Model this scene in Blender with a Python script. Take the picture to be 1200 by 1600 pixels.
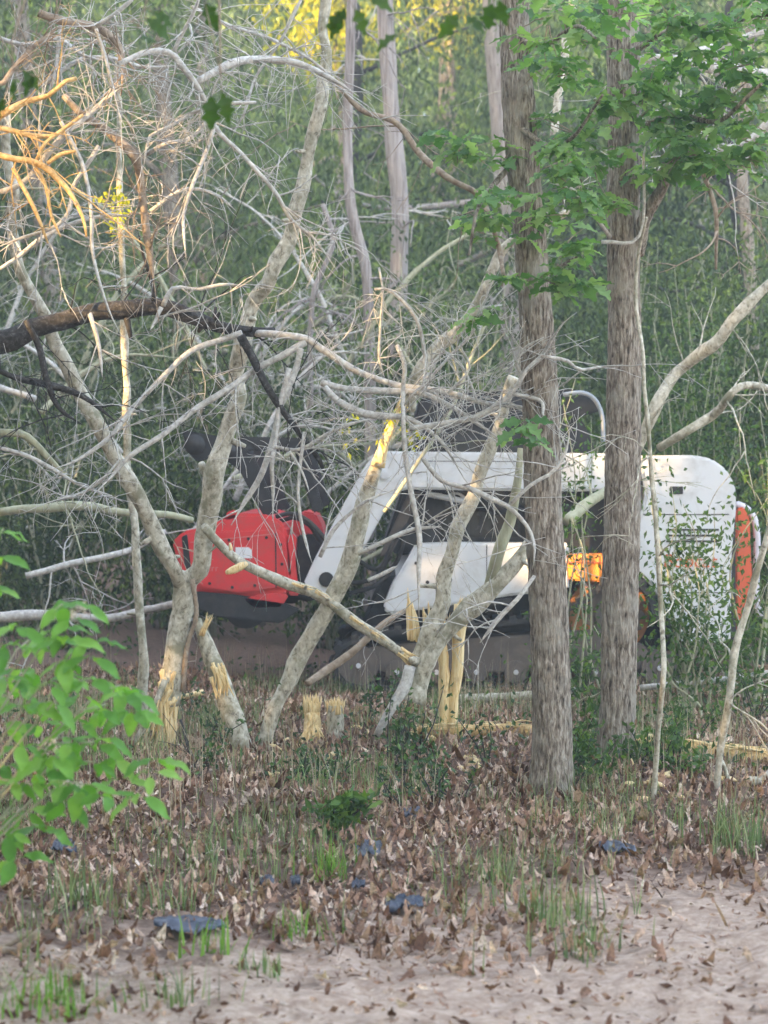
import bpy, bmesh, math, random
import numpy as np
from mathutils import Vector, Matrix, Euler

for _o in list(bpy.data.objects):
    bpy.data.objects.remove(_o)
SC = bpy.context.scene
COL = SC.collection
R = np.random.default_rng(7)
random.seed(7)

# ------------------------------------------------------------------ camera
CAM_H, FPX, PITCH = 1.6, 3000.0, math.atan(62 / 3000.0)
cam_data = bpy.data.cameras.new('camera')
cam = bpy.data.objects.new('camera', cam_data)
COL.objects.link(cam)
cam.location = (0, 0, CAM_H)
cam.rotation_euler = (math.pi / 2 - PITCH, 0, 0)
cam_data.sensor_fit = 'VERTICAL'
cam_data.sensor_height = 36.0
cam_data.lens = 36.0 * FPX / 1600.0
cam_data.clip_end = 400
cam_data.dof.use_dof = True
cam_data.dof.focus_distance = 10.0
cam_data.dof.aperture_fstop = 3.2
SC.camera = cam

# ------------------------------------------------------------------ light
SUN_DIR = Vector((-0.74, -0.61, 0.30)).normalized()          # towards the sun
world = bpy.data.worlds.new('World')
SC.world = world
world.use_nodes = True
wn = world.node_tree
bg = wn.nodes['Background']
sky = wn.nodes.new('ShaderNodeTexSky')
sky.sky_type = 'NISHITA'
sky.sun_disc = False
sky.sun_elevation = math.asin(SUN_DIR.z)
sky.sun_rotation = math.atan2(SUN_DIR.x, SUN_DIR.y)
sky.air_density = 1.0
sky.dust_density = 4.0
sky.ozone_density = 0.5
wn.links.new(sky.outputs[0], bg.inputs['Color'])
bg.inputs['Strength'].default_value = 0.15
sun_d = bpy.data.lights.new('sun', 'SUN')
sun_d.energy = 3.5
sun_d.angle = math.radians(0.5)
sun_d.color = (1.0, 0.64, 0.30)
sun = bpy.data.objects.new('sun', sun_d)
COL.objects.link(sun)
sun.rotation_euler = SUN_DIR.to_track_quat('Z', 'Y').to_euler()
vs = SC.view_settings
vs.view_transform = 'Standard'
vs.look = 'None'
vs.gamma = 1.0
vs.use_curve_mapping = False
vs.exposure = 3.3
SC.render.engine = 'CYCLES'
SC.cycles.max_bounces = 6
SC.cycles.diffuse_bounces = 3
SC.cycles.glossy_bounces = 2
SC.cycles.transmission_bounces = 4
SC.cycles.transparent_max_bounces = 4
SC.cycles.volume_bounces = 0

# ------------------------------------------------------------------ placing
cp, sp_ = math.cos(PITCH), math.sin(PITCH)


def at(px, py, Y):
    """world point at depth Y on the ray of the photograph's pixel (px, py)"""
    u, v = (px - 600) / FPX, (800 - py) / FPX
    dy, dz = cp + v * sp_, -sp_ + v * cp
    t = Y / dy
    return np.array((u * t, Y, CAM_H + dz * t))


def ground_z(x, y):
    x = np.asarray(x, float); y = np.asarray(y, float)
    z = 0.05 * np.sin(x * 0.9 + 1.3) * np.sin(y * 0.7) + 0.03 * np.sin(x * 2.3 + y * 1.7)
    near = np.clip((9.0 - y) / 3.0, 0, 1)
    z = z * (1 - 0.5 * near)
    far = np.clip((y - 22) / 40.0, 0, 2.0)
    return z + 2.6 * far ** 1.5


def on_ground(px, py):
    Y = 10.0
    for _ in range(12):
        p = at(px, py, Y)
        g = float(ground_z(p[0], p[1]))
        k = (1.6 - p[2]) / Y
        Y = (1.6 - g) / max(k, 0.01)
    p = at(px, py, Y)
    p[2] = float(ground_z(p[0], p[1]))
    return p


def m_per_px(Y):
    return Y / FPX


# ------------------------------------------------------------------ meshes
class MB:
    """collects vertices and faces; build() links them as one mesh object"""

    def __init__(self):
        self.v, self.f, self.n = [], [], 0

    def add(self, verts, faces):
        verts = np.asarray(verts, float).reshape(-1, 3)
        for fa in faces:
            fa = np.asarray(fa, dtype=np.int64)
            if fa.ndim == 1:
                fa = fa.reshape(1, -1)
            if fa.size:
                self.f.append(fa + self.n)
        self.v.append(verts)
        self.n += len(verts)

    def merge(self, other):
        for v in other.v:
            pass
        base = self.n
        for v in other.v:
            self.v.append(v)
        for f in other.f:
            self.f.append(f + base)
        self.n += other.n

    def mesh(self, name, origin=(0, 0, 0), smooth=True):
        me = bpy.data.meshes.new(name)
        v = np.concatenate(self.v) - np.asarray(origin, float)
        me.vertices.add(len(v))
        me.vertices.foreach_set('co', v.astype(np.float32).ravel())
        nl = sum(f.size for f in self.f)
        npoly = sum(len(f) for f in self.f)
        loops = np.concatenate([f.ravel() for f in self.f])
        sizes = np.concatenate([np.full(len(f), f.shape[1]) for f in self.f])
        starts = np.concatenate(([0], np.cumsum(sizes)[:-1]))
        me.loops.add(nl)
        me.loops.foreach_set('vertex_index', loops.astype(np.int32))
        me.polygons.add(npoly)
        me.polygons.foreach_set('loop_start', starts.astype(np.int32))
        me.update(calc_edges=True)
        me.polygons.foreach_set('use_smooth', np.full(npoly, bool(smooth)))
        return me


ORIGIN = {}


def put(name, mb, mat, parent=None, smooth=True, origin=None):
    o_ = np.zeros(3)
    if parent is not None:
        o_ = ORIGIN[parent.name]
    elif origin is not None:
        o_ = np.asarray(origin, float)
    me = mb.mesh(name, o_, smooth) if isinstance(mb, MB) else mb
    for m in (mat if isinstance(mat, (list, tuple)) else [mat]):
        me.materials.append(m)
    ob = bpy.data.objects.new(name, me)
    COL.objects.link(ob)
    if parent is not None:
        ob.parent = parent
    elif origin is not None:
        ob.location = origin
    ORIGIN[ob.name] = o_
    return ob


def tag(o, label=None, cat=None, group=None, kind=None):
    if label: o['label'] = label
    if cat: o['category'] = cat
    if group: o['group'] = group
    if kind: o['kind'] = kind
    return o


def empty(name, loc, label=None, cat=None, group=None):
    o = bpy.data.objects.new(name, None)
    COL.objects.link(o)
    o.location = tuple(float(c) for c in loc)
    o.empty_display_size = 0.1
    ORIGIN[o.name] = np.asarray(loc, float)
    return tag(o, label, cat, group)


def copy_tree(root, loc, rz=0.0, sc=1.0, label=None, group=None):
    c = root.copy()
    COL.objects.link(c)
    c.location = tuple(float(v) for v in loc)
    c.rotation_euler = (0, 0, rz)
    c.scale = (sc, sc, sc)
    if label: c['label'] = label
    if group: c['group'] = group
    for ch in root.children:
        k = ch.copy()
        COL.objects.link(k)
        k.parent = c
        for g in ch.children:
            q = g.copy()
            COL.objects.link(q)
            q.parent = k
    return c


def spline(pts, n):
    p = np.asarray(pts, float)
    if len(p) == 2:
        t = np.linspace(0, 1, n)[:, None]
        return p[0] * (1 - t) + p[1] * t
    d = np.concatenate(([0], np.cumsum(np.linalg.norm(np.diff(p[:, :3], axis=0), axis=1) + 1e-9)))
    q = np.vstack((2 * p[0] - p[1], p, 2 * p[-1] - p[-2]))
    s = np.linspace(0, d[-1], n)
    out = []
    for si in s:
        i = min(max(np.searchsorted(d, si, 'right') - 1, 0), len(p) - 2)
        t = (si - d[i]) / (d[i + 1] - d[i])
        a, b, c, e = q[i], q[i + 1], q[i + 2], q[i + 3]
        out.append(0.5 * (2 * b + (c - a) * t + (2 * a - 5 * b + 4 * c - e) * t * t + (3 * b - a - 3 * c + e) * t ** 3))
    return np.array(out)


def frames(P):
    T = np.gradient(P, axis=0)
    T /= np.linalg.norm(T, axis=1)[:, None] + 1e-12
    up = np.array((0, 0, 1.0)) if abs(T[0][2]) < 0.8 else np.array((1.0, 0, 0))
    N = np.zeros_like(P)
    n = up - T[0] * np.dot(up, T[0])
    N[0] = n / np.linalg.norm(n)
    for i in range(1, len(P)):
        n = N[i - 1] - T[i] * np.dot(N[i - 1], T[i])
        N[i] = n / (np.linalg.norm(n) + 1e-12)
    return T, N, np.cross(T, N)


def sweep(mb, P, rad, sides=8, rough=0.0, cap=True, prof=None):
    """tube along the polyline P with radius array rad; prof(th, s) multiplies the radius"""
    P = np.asarray(P, float); n = len(P)
    rad = np.asarray(rad, float)
    T, N, B = frames(P)
    th = np.linspace(0, 2 * math.pi, sides, endpoint=False)
    rr = np.repeat(rad[:, None], sides, 1)
    if rough:
        rr = rr * (1 + rough * R.standard_normal((n, sides)) * 0.5)
    if prof is not None:
        rr = rr * prof
    V = P[:, None, :] + rr[:, :, None] * (np.cos(th)[None, :, None] * N[:, None, :] + np.sin(th)[None, :, None] * B[:, None, :])
    i = np.arange(n - 1)[:, None] * sides
    j = np.arange(sides)[None, :]
    j2 = (j + 1) % sides
    F = np.stack((i + j, i + j2, i + sides + j2, i + sides + j), -1).reshape(-1, 4)
    verts = V.reshape(-1, 3)
    if cap:
        verts = np.vstack((verts, P[:1], P[-1:]))
        a, b = n * sides, n * sides + 1
        jj = np.arange(sides); jn = (jj + 1) % sides
        F2 = np.vstack((np.stack((np.full(sides, a), jn, jj), 1), np.stack((np.full(sides, b), (n - 1) * sides + jj, (n - 1) * sides + jn), 1)))
        mb.add(verts, [F, F2])
    else:
        mb.add(verts, [F])
    return P


def wobble(P, amp):
    """crooked growth: smooth random offset along a polyline"""
    n = len(P)
    k = max(3, n // 3)
    w = R.standard_normal((k, 3)) * amp
    w[0] = 0
    x = np.linspace(0, k - 1, n)
    W = np.stack([np.interp(x, np.arange(k), w[:, c]) for c in range(3)], 1)
    return P + W


def vnoise(shape, cells, periodic=True, rng=None):
    """smooth 2D value noise; axis 1 is periodic"""
    rng = rng or R
    g = rng.random((cells[0] + 2, cells[1]))
    y = np.linspace(0, cells[0], shape[0]); x = np.linspace(0, cells[1], shape[1], endpoint=False)
    yi = np.floor(y).astype(int); xi = np.floor(x).astype(int)
    fy = (y - yi)[:, None]; fx = (x - xi)[None, :]
    fy = fy * fy * (3 - 2 * fy); fx = fx * fx * (3 - 2 * fx)
    yi2 = np.minimum(yi + 1, cells[0] + 1)
    x0 = xi % cells[1]; x1 = (xi + 1) % cells[1]
    return (g[yi][:, x0] * (1 - fy) + g[yi2][:, x0] * fy) * (1 - fx) + (g[yi][:, x1] * (1 - fy) + g[yi2][:, x1] * fy) * fx


def unit(v):
    return v / (np.linalg.norm(v, axis=-1, keepdims=True) + 1e-12)


def leaf_cards(mb, C, D, L, W, fold=0.25, rng=None):
    """one folded diamond leaf at each C, pointing along D, L long and W wide"""
    rng = rng or R
    n = len(C)
    D = unit(D)
    U = unit(np.cross(D, rng.standard_normal((n, 3))))
    Nn = np.cross(D, U)
    L = np.broadcast_to(L, (n,))[:, None]; W = np.broadcast_to(W, (n,))[:, None]
    mid = C + D * L * 0.45
    V = np.stack((C, mid + U * W * 0.5 + Nn * W * fold, C + D * L, mid - U * W * 0.5 + Nn * W * fold), 1)
    b = np.arange(n)[:, None] * 4
    F = np.vstack((b + np.array((0, 1, 2)), b + np.array((0, 2, 3))))
    mb.add(V.reshape(-1, 3), [F])


def prism(mb, pts, y0, y1, bevel=0.0):
    """polygon pts [(x,z)] extruded from y0 to y1, edges bevelled"""
    bm = bmesh.new()
    vs_ = [bm.verts.new((x, y0, z)) for x, z in pts]
    f = bm.faces.new(vs_)
    r = bmesh.ops.extrude_face_region(bm, geom=[f])
    bmesh.ops.translate(bm, verts=[e for e in r['geom'] if isinstance(e, bmesh.types.BMVert)], vec=(0, y1 - y0, 0))
    bmesh.ops.recalc_face_normals(bm, faces=bm.faces)
    if bevel:
        bmesh.ops.bevel(bm, geom=list(bm.edges), offset=bevel, segments=2, affect='EDGES', clamp_overlap=True)
    from_bm(mb, bm)


def from_bm(mb, bm):
    bm.verts.index_update()
    V = [v.co[:] for v in bm.verts]
    by = {}
    for f in bm.faces:
        by.setdefault(len(f.verts), []).append([v.index for v in f.verts])
    mb.add(V, [np.array(x) for x in by.values()])
    bm.free()


def box(mb, lo, hi, bevel=0.0):
    x0, y0, z0 = lo; x1, y1, z1 = hi
    prism(mb, [(x0, z0), (x1, z0), (x1, z1), (x0, z1)], y0, y1, bevel)


def cyl_y(mb, c, r, y0, y1, n=28, bevel=0.0):
    prism(mb, [(c[0] + r * math.cos(a), c[1] + r * math.sin(a)) for a in np.linspace(0, 2 * math.pi, n, endpoint=False)], y0, y1, bevel)


# ------------------------------------------------------------------ materials
def mat(name):
    m = bpy.data.materials.new(name)
    m.use_nodes = True
    nt = m.node_tree
    return m, nt, nt.nodes['Principled BSDF']


def N_(nt, t, **kw):
    n = nt.nodes.new('ShaderNode' + t)
    for k, v in kw.items():
        if k in n.inputs.keys() if isinstance(k, str) else False:
            n.inputs[k].default_value = v
        else:
            setattr(n, k, v)
    return n


def coords(nt, scale=(1, 1, 1)):
    tc = N_(nt, 'TexCoord')
    mp = N_(nt, 'Mapping')
    mp.inputs['Scale'].default_value = scale
    nt.links.new(tc.outputs['Object'], mp.inputs['Vector'])
    return mp.outputs['Vector']


def noise(nt, vec, scale, detail=6, rough=0.6, dist=0.0):
    n = N_(nt, 'TexNoise')
    n.inputs['Scale'].default_value = scale
    n.inputs['Detail'].default_value = detail
    n.inputs['Roughness'].default_value = rough
    n.inputs['Distortion'].default_value = dist
    if vec is not None:
        nt.links.new(vec, n.inputs['Vector'])
    return n.outputs['Fac']


def ramp(nt, fac, stops):
    r = N_(nt, 'ValToRGB')
    el = r.color_ramp.elements
    while len(el) < len(stops):
        el.new(0.5)
    for e, (p, c) in zip(el, stops):
        e.position = p
        e.color = (*c, 1) if len(c) == 3 else c
    nt.links.new(fac, r.inputs['Fac'])
    return r.outputs['Color']


def mix(nt, fac, a, b, mode='MIX'):
    m = N_(nt, 'Mix', data_type='RGBA', blend_type=mode)
    for s, v in ((m.inputs['Factor'], fac), (m.inputs[6], a), (m.inputs[7], b)):
        if hasattr(v, 'is_linked') or hasattr(v, 'links'):
            nt.links.new(v, s)
        else:
            s.default_value = v if not isinstance(v, tuple) or len(v) == 4 else (*v, 1)
    return m.outputs[2]


def bump(nt, bs, h, strength=0.5, dist=0.01):
    b = N_(nt, 'Bump')
    b.inputs['Strength'].default_value = strength
    b.inputs['Distance'].default_value = dist
    nt.links.new(h, b.inputs['Height'])
    nt.links.new(b.outputs['Normal'], bs.inputs['Normal'])


def wood_mat(name, stops, scale=(1, 1, 0.15), ns=40, rough=0.85, bs_=0.6, bd=0.01, patch=None):
    m, nt, bs = mat(name)
    v = coords(nt, scale)
    f = noise(nt, v, ns, 7, 0.65, 0.4)
    c = ramp(nt, f, stops)
    if patch:
        f2 = noise(nt, coords(nt), patch[1], 4, 0.6)
        k = ramp(nt, f2, [(patch[2], (0, 0, 0)), (patch[3], (1, 1, 1))])
        c = mix(nt, k, c, patch[0])
    nt.links.new(c, bs.inputs['Base Color'])
    bs.inputs['Roughness'].default_value = rough
    bs.inputs['Specular IOR Level'].default_value = 0.2
    bump(nt, bs, f, bs_, bd)
    return m


def leaf_mat(name, stops, trans=0.4, rough=0.5, per='island', spec=0.3, big=None, mottle=None):
    m, nt, bs = mat(name)
    if per == 'island':
        g = N_(nt, 'NewGeometry').outputs['Random Per Island']
    else:
        g = N_(nt, 'ObjectInfo').outputs['Random']
    c = ramp(nt, g, stops)
    f = noise(nt, coords(nt), 1.3, 2, 0.5)
    c = mix(nt, 1.0, c, ramp(nt, f, [(0.3, (0.75, 0.75, 0.75)), (0.7, (1.2, 1.2, 1.2))]), 'MULTIPLY')
    if mottle:
        fm_ = noise(nt, coords(nt), mottle, 5, 0.7)
        c = mix(nt, 1.0, c, ramp(nt, fm_, [(0.36, (0.5, 0.45, 0.42)), (0.5, (1, 1, 1)), (0.66, (1.4, 1.35, 1.3))]), 'MULTIPLY')
    if big:                                                      # whole trees and boughs differ in colour
        fb = noise(nt, coords(nt), big, 3, 0.55)
        c = mix(nt, 1.0, c, ramp(nt, fb, [(0.34, (0.5, 0.56, 0.55)), (0.5, (1, 1, 1)), (0.66, (1.75, 1.65, 1.4))]), 'MULTIPLY')
        oi = N_(nt, 'ObjectInfo').outputs['Random']
        c = mix(nt, 1.0, c, ramp(nt, oi, [(0.0, (0.72, 0.74, 0.74)), (1.0, (1.35, 1.3, 1.1))]), 'MULTIPLY')
    nt.links.new(c, bs.inputs['Base Color'])
    bs.inputs['Roughness'].default_value = rough
    bs.inputs['Specular IOR Level'].default_value = spec
    if trans:
        tr = N_(nt, 'BsdfTranslucent')
        c2 = mix(nt, 1.0, c, (1.3, 1.35, 0.6, 1), 'MULTIPLY')
        nt.links.new(c2, tr.inputs['Color'])
        mx = N_(nt, 'MixShader')
        mx.inputs[0].default_value = trans
        nt.links.new(bs.outputs[0], mx.inputs[1])
        nt.links.new(tr.outputs[0], mx.inputs[2])
        nt.links.new(mx.outputs[0], nt.nodes['Material Output'].inputs['Surface'])
    return m


def paint(name, col, rough=0.35, dirt=0.35, dcol=(0.16, 0.13, 0.10), dscale=6):
    m, nt, bs = mat(name)
    f = noise(nt, coords(nt), dscale, 8, 0.7, 0.3)
    k = ramp(nt, f, [(0.48, (0, 0, 0)), (0.75, (dirt, dirt, dirt))])
    c = mix(nt, k, (*col, 1), (*dcol, 1))
    nt.links.new(c, bs.inputs['Base Color'])
    f2 = noise(nt, coords(nt), 25, 4)
    rr = ramp(nt, f2, [(0.3, (rough,) * 3), (0.8, (min(1, rough + 0.3),) * 3)])
    nt.links.new(rr, bs.inputs['Roughness'])
    bump(nt, bs, f2, 0.05, 0.004)
    return m


M = {}
M['oak_bark'] = wood_mat('oak_bark', [(0.34, (0.04, 0.032, 0.024)), (0.45, (0.18, 0.145, 0.112)), (0.54, (0.32, 0.275, 0.22)), (0.66, (0.52, 0.47, 0.40))], (1, 1, 0.2), 70, 0.95, 1.0, 0.02, patch=((0.40, 0.37, 0.31, 1), 6.0, 0.50, 0.72))
M['pale_bark'] = wood_mat('pale_bark', [(0.34, (0.17, 0.15, 0.11)), (0.46, (0.44, 0.41, 0.32)), (0.58, (0.58, 0.55, 0.45)), (0.7, (0.76, 0.75, 0.66))], (1, 1, 0.7), 34, 0.9, 0.8, 0.008,
                          patch=((0.27, 0.26, 0.18, 1), 9.0, 0.52, 0.66))
M['dead_wood'] = wood_mat('dead_wood', [(0.25, (0.22, 0.20, 0.18)), (0.5, (0.50, 0.48, 0.44)), (0.75, (0.72, 0.72, 0.68))], (1, 1, 1), 38, 0.85, 0.4, 0.004)
M['brown_wood'] = wood_mat('brown_wood', [(0.25, (0.14, 0.10, 0.075)), (0.5, (0.33, 0.26, 0.19)), (0.75, (0.48, 0.42, 0.34))], (1, 1, 1), 30, 0.9, 0.5, 0.005)
M['dark_bark'] = wood_mat('dark_bark', [(0.3, (0.015, 0.014, 0.013)), (0.55, (0.06, 0.056, 0.052)), (0.8, (0.22, 0.215, 0.205))], (1, 1, 1), 45, 0.9, 0.9, 0.01)
M['peeled_or_sunlit_wood'] = wood_mat('peeled_or_sunlit_wood', [(0.3, (0.34, 0.20, 0.08)), (0.5, (0.60, 0.40, 0.17)), (0.7, (0.74, 0.57, 0.30))], (1, 1, 1), 40, 0.8, 0.4, 0.004)  # tan of peeled logs; on crown limbs, sunlight's orange put into the colour
M['straw'] = leaf_mat('straw', [(0.0, (0.16, 0.12, 0.085)), (0.5, (0.33, 0.27, 0.20)), (1.0, (0.52, 0.46, 0.36))], 0.2, 0.7)
M['arch_bark'] = M['dark_bark']
M['raw_wood'] = wood_mat('raw_wood', [(0.3, (0.46, 0.28, 0.11)), (0.43, (0.80, 0.58, 0.27)), (0.6, (0.92, 0.77, 0.46))], (1, 1, 0.06), 90, 0.75, 0.9, 0.008, patch=((0.45, 0.28, 0.15, 1), 14.0, 0.58, 0.85))
M['olive_stem'] = wood_mat('olive_stem', [(0.25, (0.22, 0.22, 0.14)), (0.6, (0.42, 0.42, 0.29))], (1, 1, 0.3), 25, 0.85, 0.3, 0.004)
M['shaggy_bark'] = wood_mat('shaggy_bark', [(0.25, (0.10, 0.08, 0.075)), (0.5, (0.36, 0.32, 0.30)), (0.8, (0.56, 0.52, 0.50))], (1, 1, 0.05), 40, 0.95, 0.9, 0.02)
M['far_leaf'] = leaf_mat('far_leaf', [(0.0, (0.055, 0.10, 0.035)), (0.5, (0.13, 0.20, 0.075)), (1.0, (0.26, 0.34, 0.14))], 0.35, big=.28)
M['mid_leaf'] = leaf_mat('mid_leaf', [(0.0, (0.03, 0.055, 0.022)), (0.6, (0.08, 0.13, 0.045)), (1.0, (0.19, 0.26, 0.08))], 0.35, big=.6)
M['holly_leaf'] = leaf_mat('holly_leaf', [(0.0, (0.025, 0.06, 0.02)), (0.7, (0.05, 0.12, 0.03)), (1.0, (0.12, 0.22, 0.05))], 0.25, 0.35, spec=0.4)
M['spray_leaf'] = leaf_mat('spray_leaf', [(0.0, (0.04, 0.085, 0.025)), (0.6, (0.08, 0.16, 0.04)), (1.0, (0.16, 0.26, 0.05))], 0.4, 0.45)
M['yellow_leaf'] = leaf_mat('yellow_leaf', [(0.0, (0.30, 0.32, 0.02)), (1.0, (0.62, 0.58, 0.05))], 0.5)
M['oak_leaf'] = leaf_mat('oak_leaf', [(0.0, (0.07, 0.17, 0.05)), (0.5, (0.16, 0.30, 0.10)), (1.0, (0.31, 0.46, 0.19))], 0.5, 0.45, per='object')
M['oak_foliage'] = leaf_mat('oak_foliage', [(0.0, (0.07, 0.17, 0.05)), (0.5, (0.16, 0.30, 0.10)), (1.0, (0.31, 0.46, 0.19))], 0.5, 0.45)
M['bush_leaf'] = leaf_mat('bush_leaf', [(0.0, (0.10, 0.27, 0.04)), (0.5, (0.18, 0.40, 0.06)), (1.0, (0.28, 0.50, 0.10))], 0.5, 0.4, per='object')
M['near_leaf'] = leaf_mat('near_leaf', [(0.0, (0.04, 0.09, 0.015)), (1.0, (0.07, 0.14, 0.02))], 0.5, 0.4, per='object')
M['grass'] = leaf_mat('grass', [(0.0, (0.09, 0.13, 0.055)), (0.5, (0.17, 0.26, 0.10)), (1.0, (0.36, 0.38, 0.22))], 0.3, 0.6)
M['bright_grass'] = leaf_mat('bright_grass', [(0.0, (0.10, 0.24, 0.03)), (1.0, (0.22, 0.38, 0.07))], 0.4, 0.5)
M['litter'] = leaf_mat('litter', [(0.0, (0.085, 0.043, 0.028)), (0.3, (0.23, 0.13, 0.088)), (0.65, (0.40, 0.265, 0.19)), (0.92, (0.56, 0.43, 0.34)), (1.0, (0.66, 0.56, 0.46))], 0.12, 0.75, spec=0.15, mottle=75)
M['litter_leaf'] = leaf_mat('litter_leaf', [(0.0, (0.085, 0.043, 0.028)), (0.3, (0.23, 0.13, 0.088)), (0.65, (0.40, 0.265, 0.19)), (0.92, (0.56, 0.43, 0.34)), (1.0, (0.66, 0.56, 0.46))], 0.12, 0.75, per='object', spec=0.15, mottle=3.5)
M['flower'] = leaf_mat('flower', [(0.0, (0.62, 0.45, 0.45)), (1.0, (0.8, 0.72, 0.68))], 0.2)
M['white_paint'] = paint('white_paint', (0.66, 0.675, 0.69), 0.35, 0.6, (0.34, 0.31, 0.27), 4)
M['red_paint'] = paint('red_paint', (0.62, 0.03, 0.035), 0.4, 0.6, (0.26, 0.10, 0.08), 6)
M['orange_paint'] = paint('orange_paint', (0.75, 0.26, 0.03), 0.4, 0.4)
M['rust_red'] = paint('rust_red', (0.60, 0.10, 0.035), 0.45, 0.3)
M['black_steel'] = paint('black_steel', (0.016, 0.016, 0.018), 0.5, 0.4, (0.10, 0.09, 0.08), 7)
M['rubber'] = paint('rubber', (0.03, 0.029, 0.028), 0.8, 0.7, (0.16, 0.135, 0.11), 5)
M['muddy_steel'] = paint('muddy_steel', (0.12, 0.10, 0.085), 0.8, 0.8, (0.23, 0.19, 0.155), 4)
M['pale_plastic'] = paint('pale_plastic', (0.62, 0.60, 0.66), 0.4, 0.3)
M['bright_steel'] = paint('bright_steel', (0.65, 0.66, 0.68), 0.35, 0.2)
m, nt, bs = mat('cab_glass'); M['cab_glass'] = m
bs.inputs['Base Color'].default_value = (0.02, 0.024, 0.026, 1); bs.inputs['Roughness'].default_value = 0.12
nt.links.new(ramp(nt, noise(nt, coords(nt), 5), [(0.4, (0.08,) * 3), (0.8, (0.5,) * 3)]), bs.inputs['Roughness'])
m, nt, bs = mat('plastic_sheet'); M['plastic_sheet'] = m
bs.inputs['Roughness'].default_value = 0.32
nt.links.new(ramp(nt, noise(nt, coords(nt), 20), [(0.35, (0.018, 0.022, 0.035)), (0.7, (0.075, 0.09, 0.13))]), bs.inputs['Base Color'])
m, nt, bs = mat('decal_white'); M['decal_white'] = m
bs.inputs['Base Color'].default_value = (0.72, 0.72, 0.75, 1)
m, nt, bs = mat('decal_orange'); M['decal_orange'] = m
bs.inputs['Base Color'].default_value = (0.62, 0.13, 0.03, 1)
m, nt, bs = mat('decal_dark_red'); M['decal_dark_red'] = m
bs.inputs['Base Color'].default_value = (0.55, 0.18, 0.17, 1)

# ground: pale pink sand where worn bare, dark leafy soil elsewhere
m, nt, bs = mat('woodland_soil'); M['soil'] = m
v = coords(nt)
fine = noise(nt, v, 28, 10, 0.75)
mid = noise(nt, v, 3.2, 8, 0.65, 0.5)
sand = ramp(nt, fine, [(0.25, (0.26, 0.175, 0.125)), (0.5, (0.52, 0.395, 0.305)), (0.75, (0.72, 0.59, 0.485))])
soil = ramp(nt, fine, [(0.25, (0.055, 0.036, 0.026)), (0.5, (0.17, 0.112, 0.082)), (0.8, (0.34, 0.24, 0.18))])
sx = N_(nt, 'SeparateXYZ'); nt.links.new(v, sx.inputs[0])
# worn strip follows the track edge: y < ~7 + noise, more to the right
ma = N_(nt, 'Math', operation='MULTIPLY_ADD'); nt.links.new(sx.outputs['Y'], ma.inputs[0]); ma.inputs[1].default_value = -0.55; ma.inputs[2].default_value = 3.4
mb_ = N_(nt, 'Math', operation='MULTIPLY_ADD'); nt.links.new(sx.outputs['X'], mb_.inputs[0]); mb_.inputs[1].default_value = 0.28; nt.links.new(ma.outputs[0], mb_.inputs[2])
mc = N_(nt, 'Math', operation='MULTIPLY_ADD'); nt.links.new(mid, mc.inputs[0]); mc.inputs[1].default_value = 2.4; nt.links.new(mb_.outputs[0], mc.inputs[2])
clod = noise(nt, v, 9, 8, 0.75, 0.6)
sand = mix(nt, ramp(nt, clod, [(0.46, (0, 0, 0)), (0.66, (0.8, 0.8, 0.8))]), sand, (0.27, 0.175, 0.125, 1))
k = ramp(nt, mc.outputs[0], [(0.55, (0, 0, 0)), (1.0, (1, 1, 1))])
nt.links.new(mix(nt, k, soil, sand), bs.inputs['Base Color'])
bs.inputs['Roughness'].default_value = 0.95
bs.inputs['Specular IOR Level'].default_value = 0.1
bump(nt, bs, fine, 0.7, 0.03)
# =================================================================== SETTING
def track_edge(x, y):
    return -0.55 * y + 3.4 + 0.28 * x + 1.2 + 0.35 * np.sin(3.1 * x + 2.0 * y) * np.sin(1.7 * y - x)


def build_ground():
    xs = np.concatenate((np.linspace(-60, -4, 57), np.linspace(-3.9, 3.9, 196), np.linspace(4, 60, 57)))
    ys = np.concatenate((np.linspace(-40, 4.8, 24), np.linspace(5.0, 13.0, 230), np.linspace(13.1, 24, 70), np.linspace(25, 120, 48)))
    X, Y = np.meshgrid(xs, ys)
    Z = ground_z(X, Y)
    n1 = vnoise(X.shape, (60, 80), rng=R); n2 = vnoise(X.shape, (150, 170), rng=R)
    near = (np.abs(X) < 4) & (Y > 4.9) & (Y < 14)
    Z = Z + np.where(near, 0.05 * (n1 - 0.5) + 0.025 * (n2 - 0.5), 0)
    V = np.stack((X, Y, Z), -1).reshape(-1, 3)
    w = len(xs)
    i, j = np.meshgrid(np.arange(len(ys) - 1), np.arange(w - 1), indexing='ij')
    F = np.stack((i * w + j, i * w + j + 1, (i + 1) * w + j + 1, (i + 1) * w + j), -1)
    cx = (X[:-1, :-1] + X[1:, 1:]) / 2; cy = (Y[:-1, :-1] + Y[1:, 1:]) / 2
    bare = track_edge(cx, cy) > 1.0
    out = []
    for nm, sel in (('ground', ~bare), ('dirt_track', bare)):
        mb = MB()
        f = F[sel]
        used, inv = np.unique(f, return_inverse=True)
        mb.add(V[used], [inv.reshape(-1, 4)])
        o = put(nm, mb, M['soil'])
        tag(o, kind='structure')
        out.append(o)
    return out


ground, dirt_track = build_ground()
tag(ground, 'woodland floor of dark soil under dead leaves'); tag(dirt_track, 'pale worn strip of pinkish bare dirt')


def gz(x, y):
    return float(ground_z(x, y))


# ---------------------------------------------------------------- leaf shapes
def oak_outline(n=13, lobes=3):
    s = np.linspace(0, 1, n)
    w = 0.30 * np.sin(np.pi * np.clip(s * 0.95 + 0.05, 0, 1)) ** 0.8 * (0.84 + 0.30 * np.cos(s * lobes * 2 * np.pi + 0.6))
    w[0] = 0.015; w[-1] = 0.02
    return s, np.maximum(w, 0.02)


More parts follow.
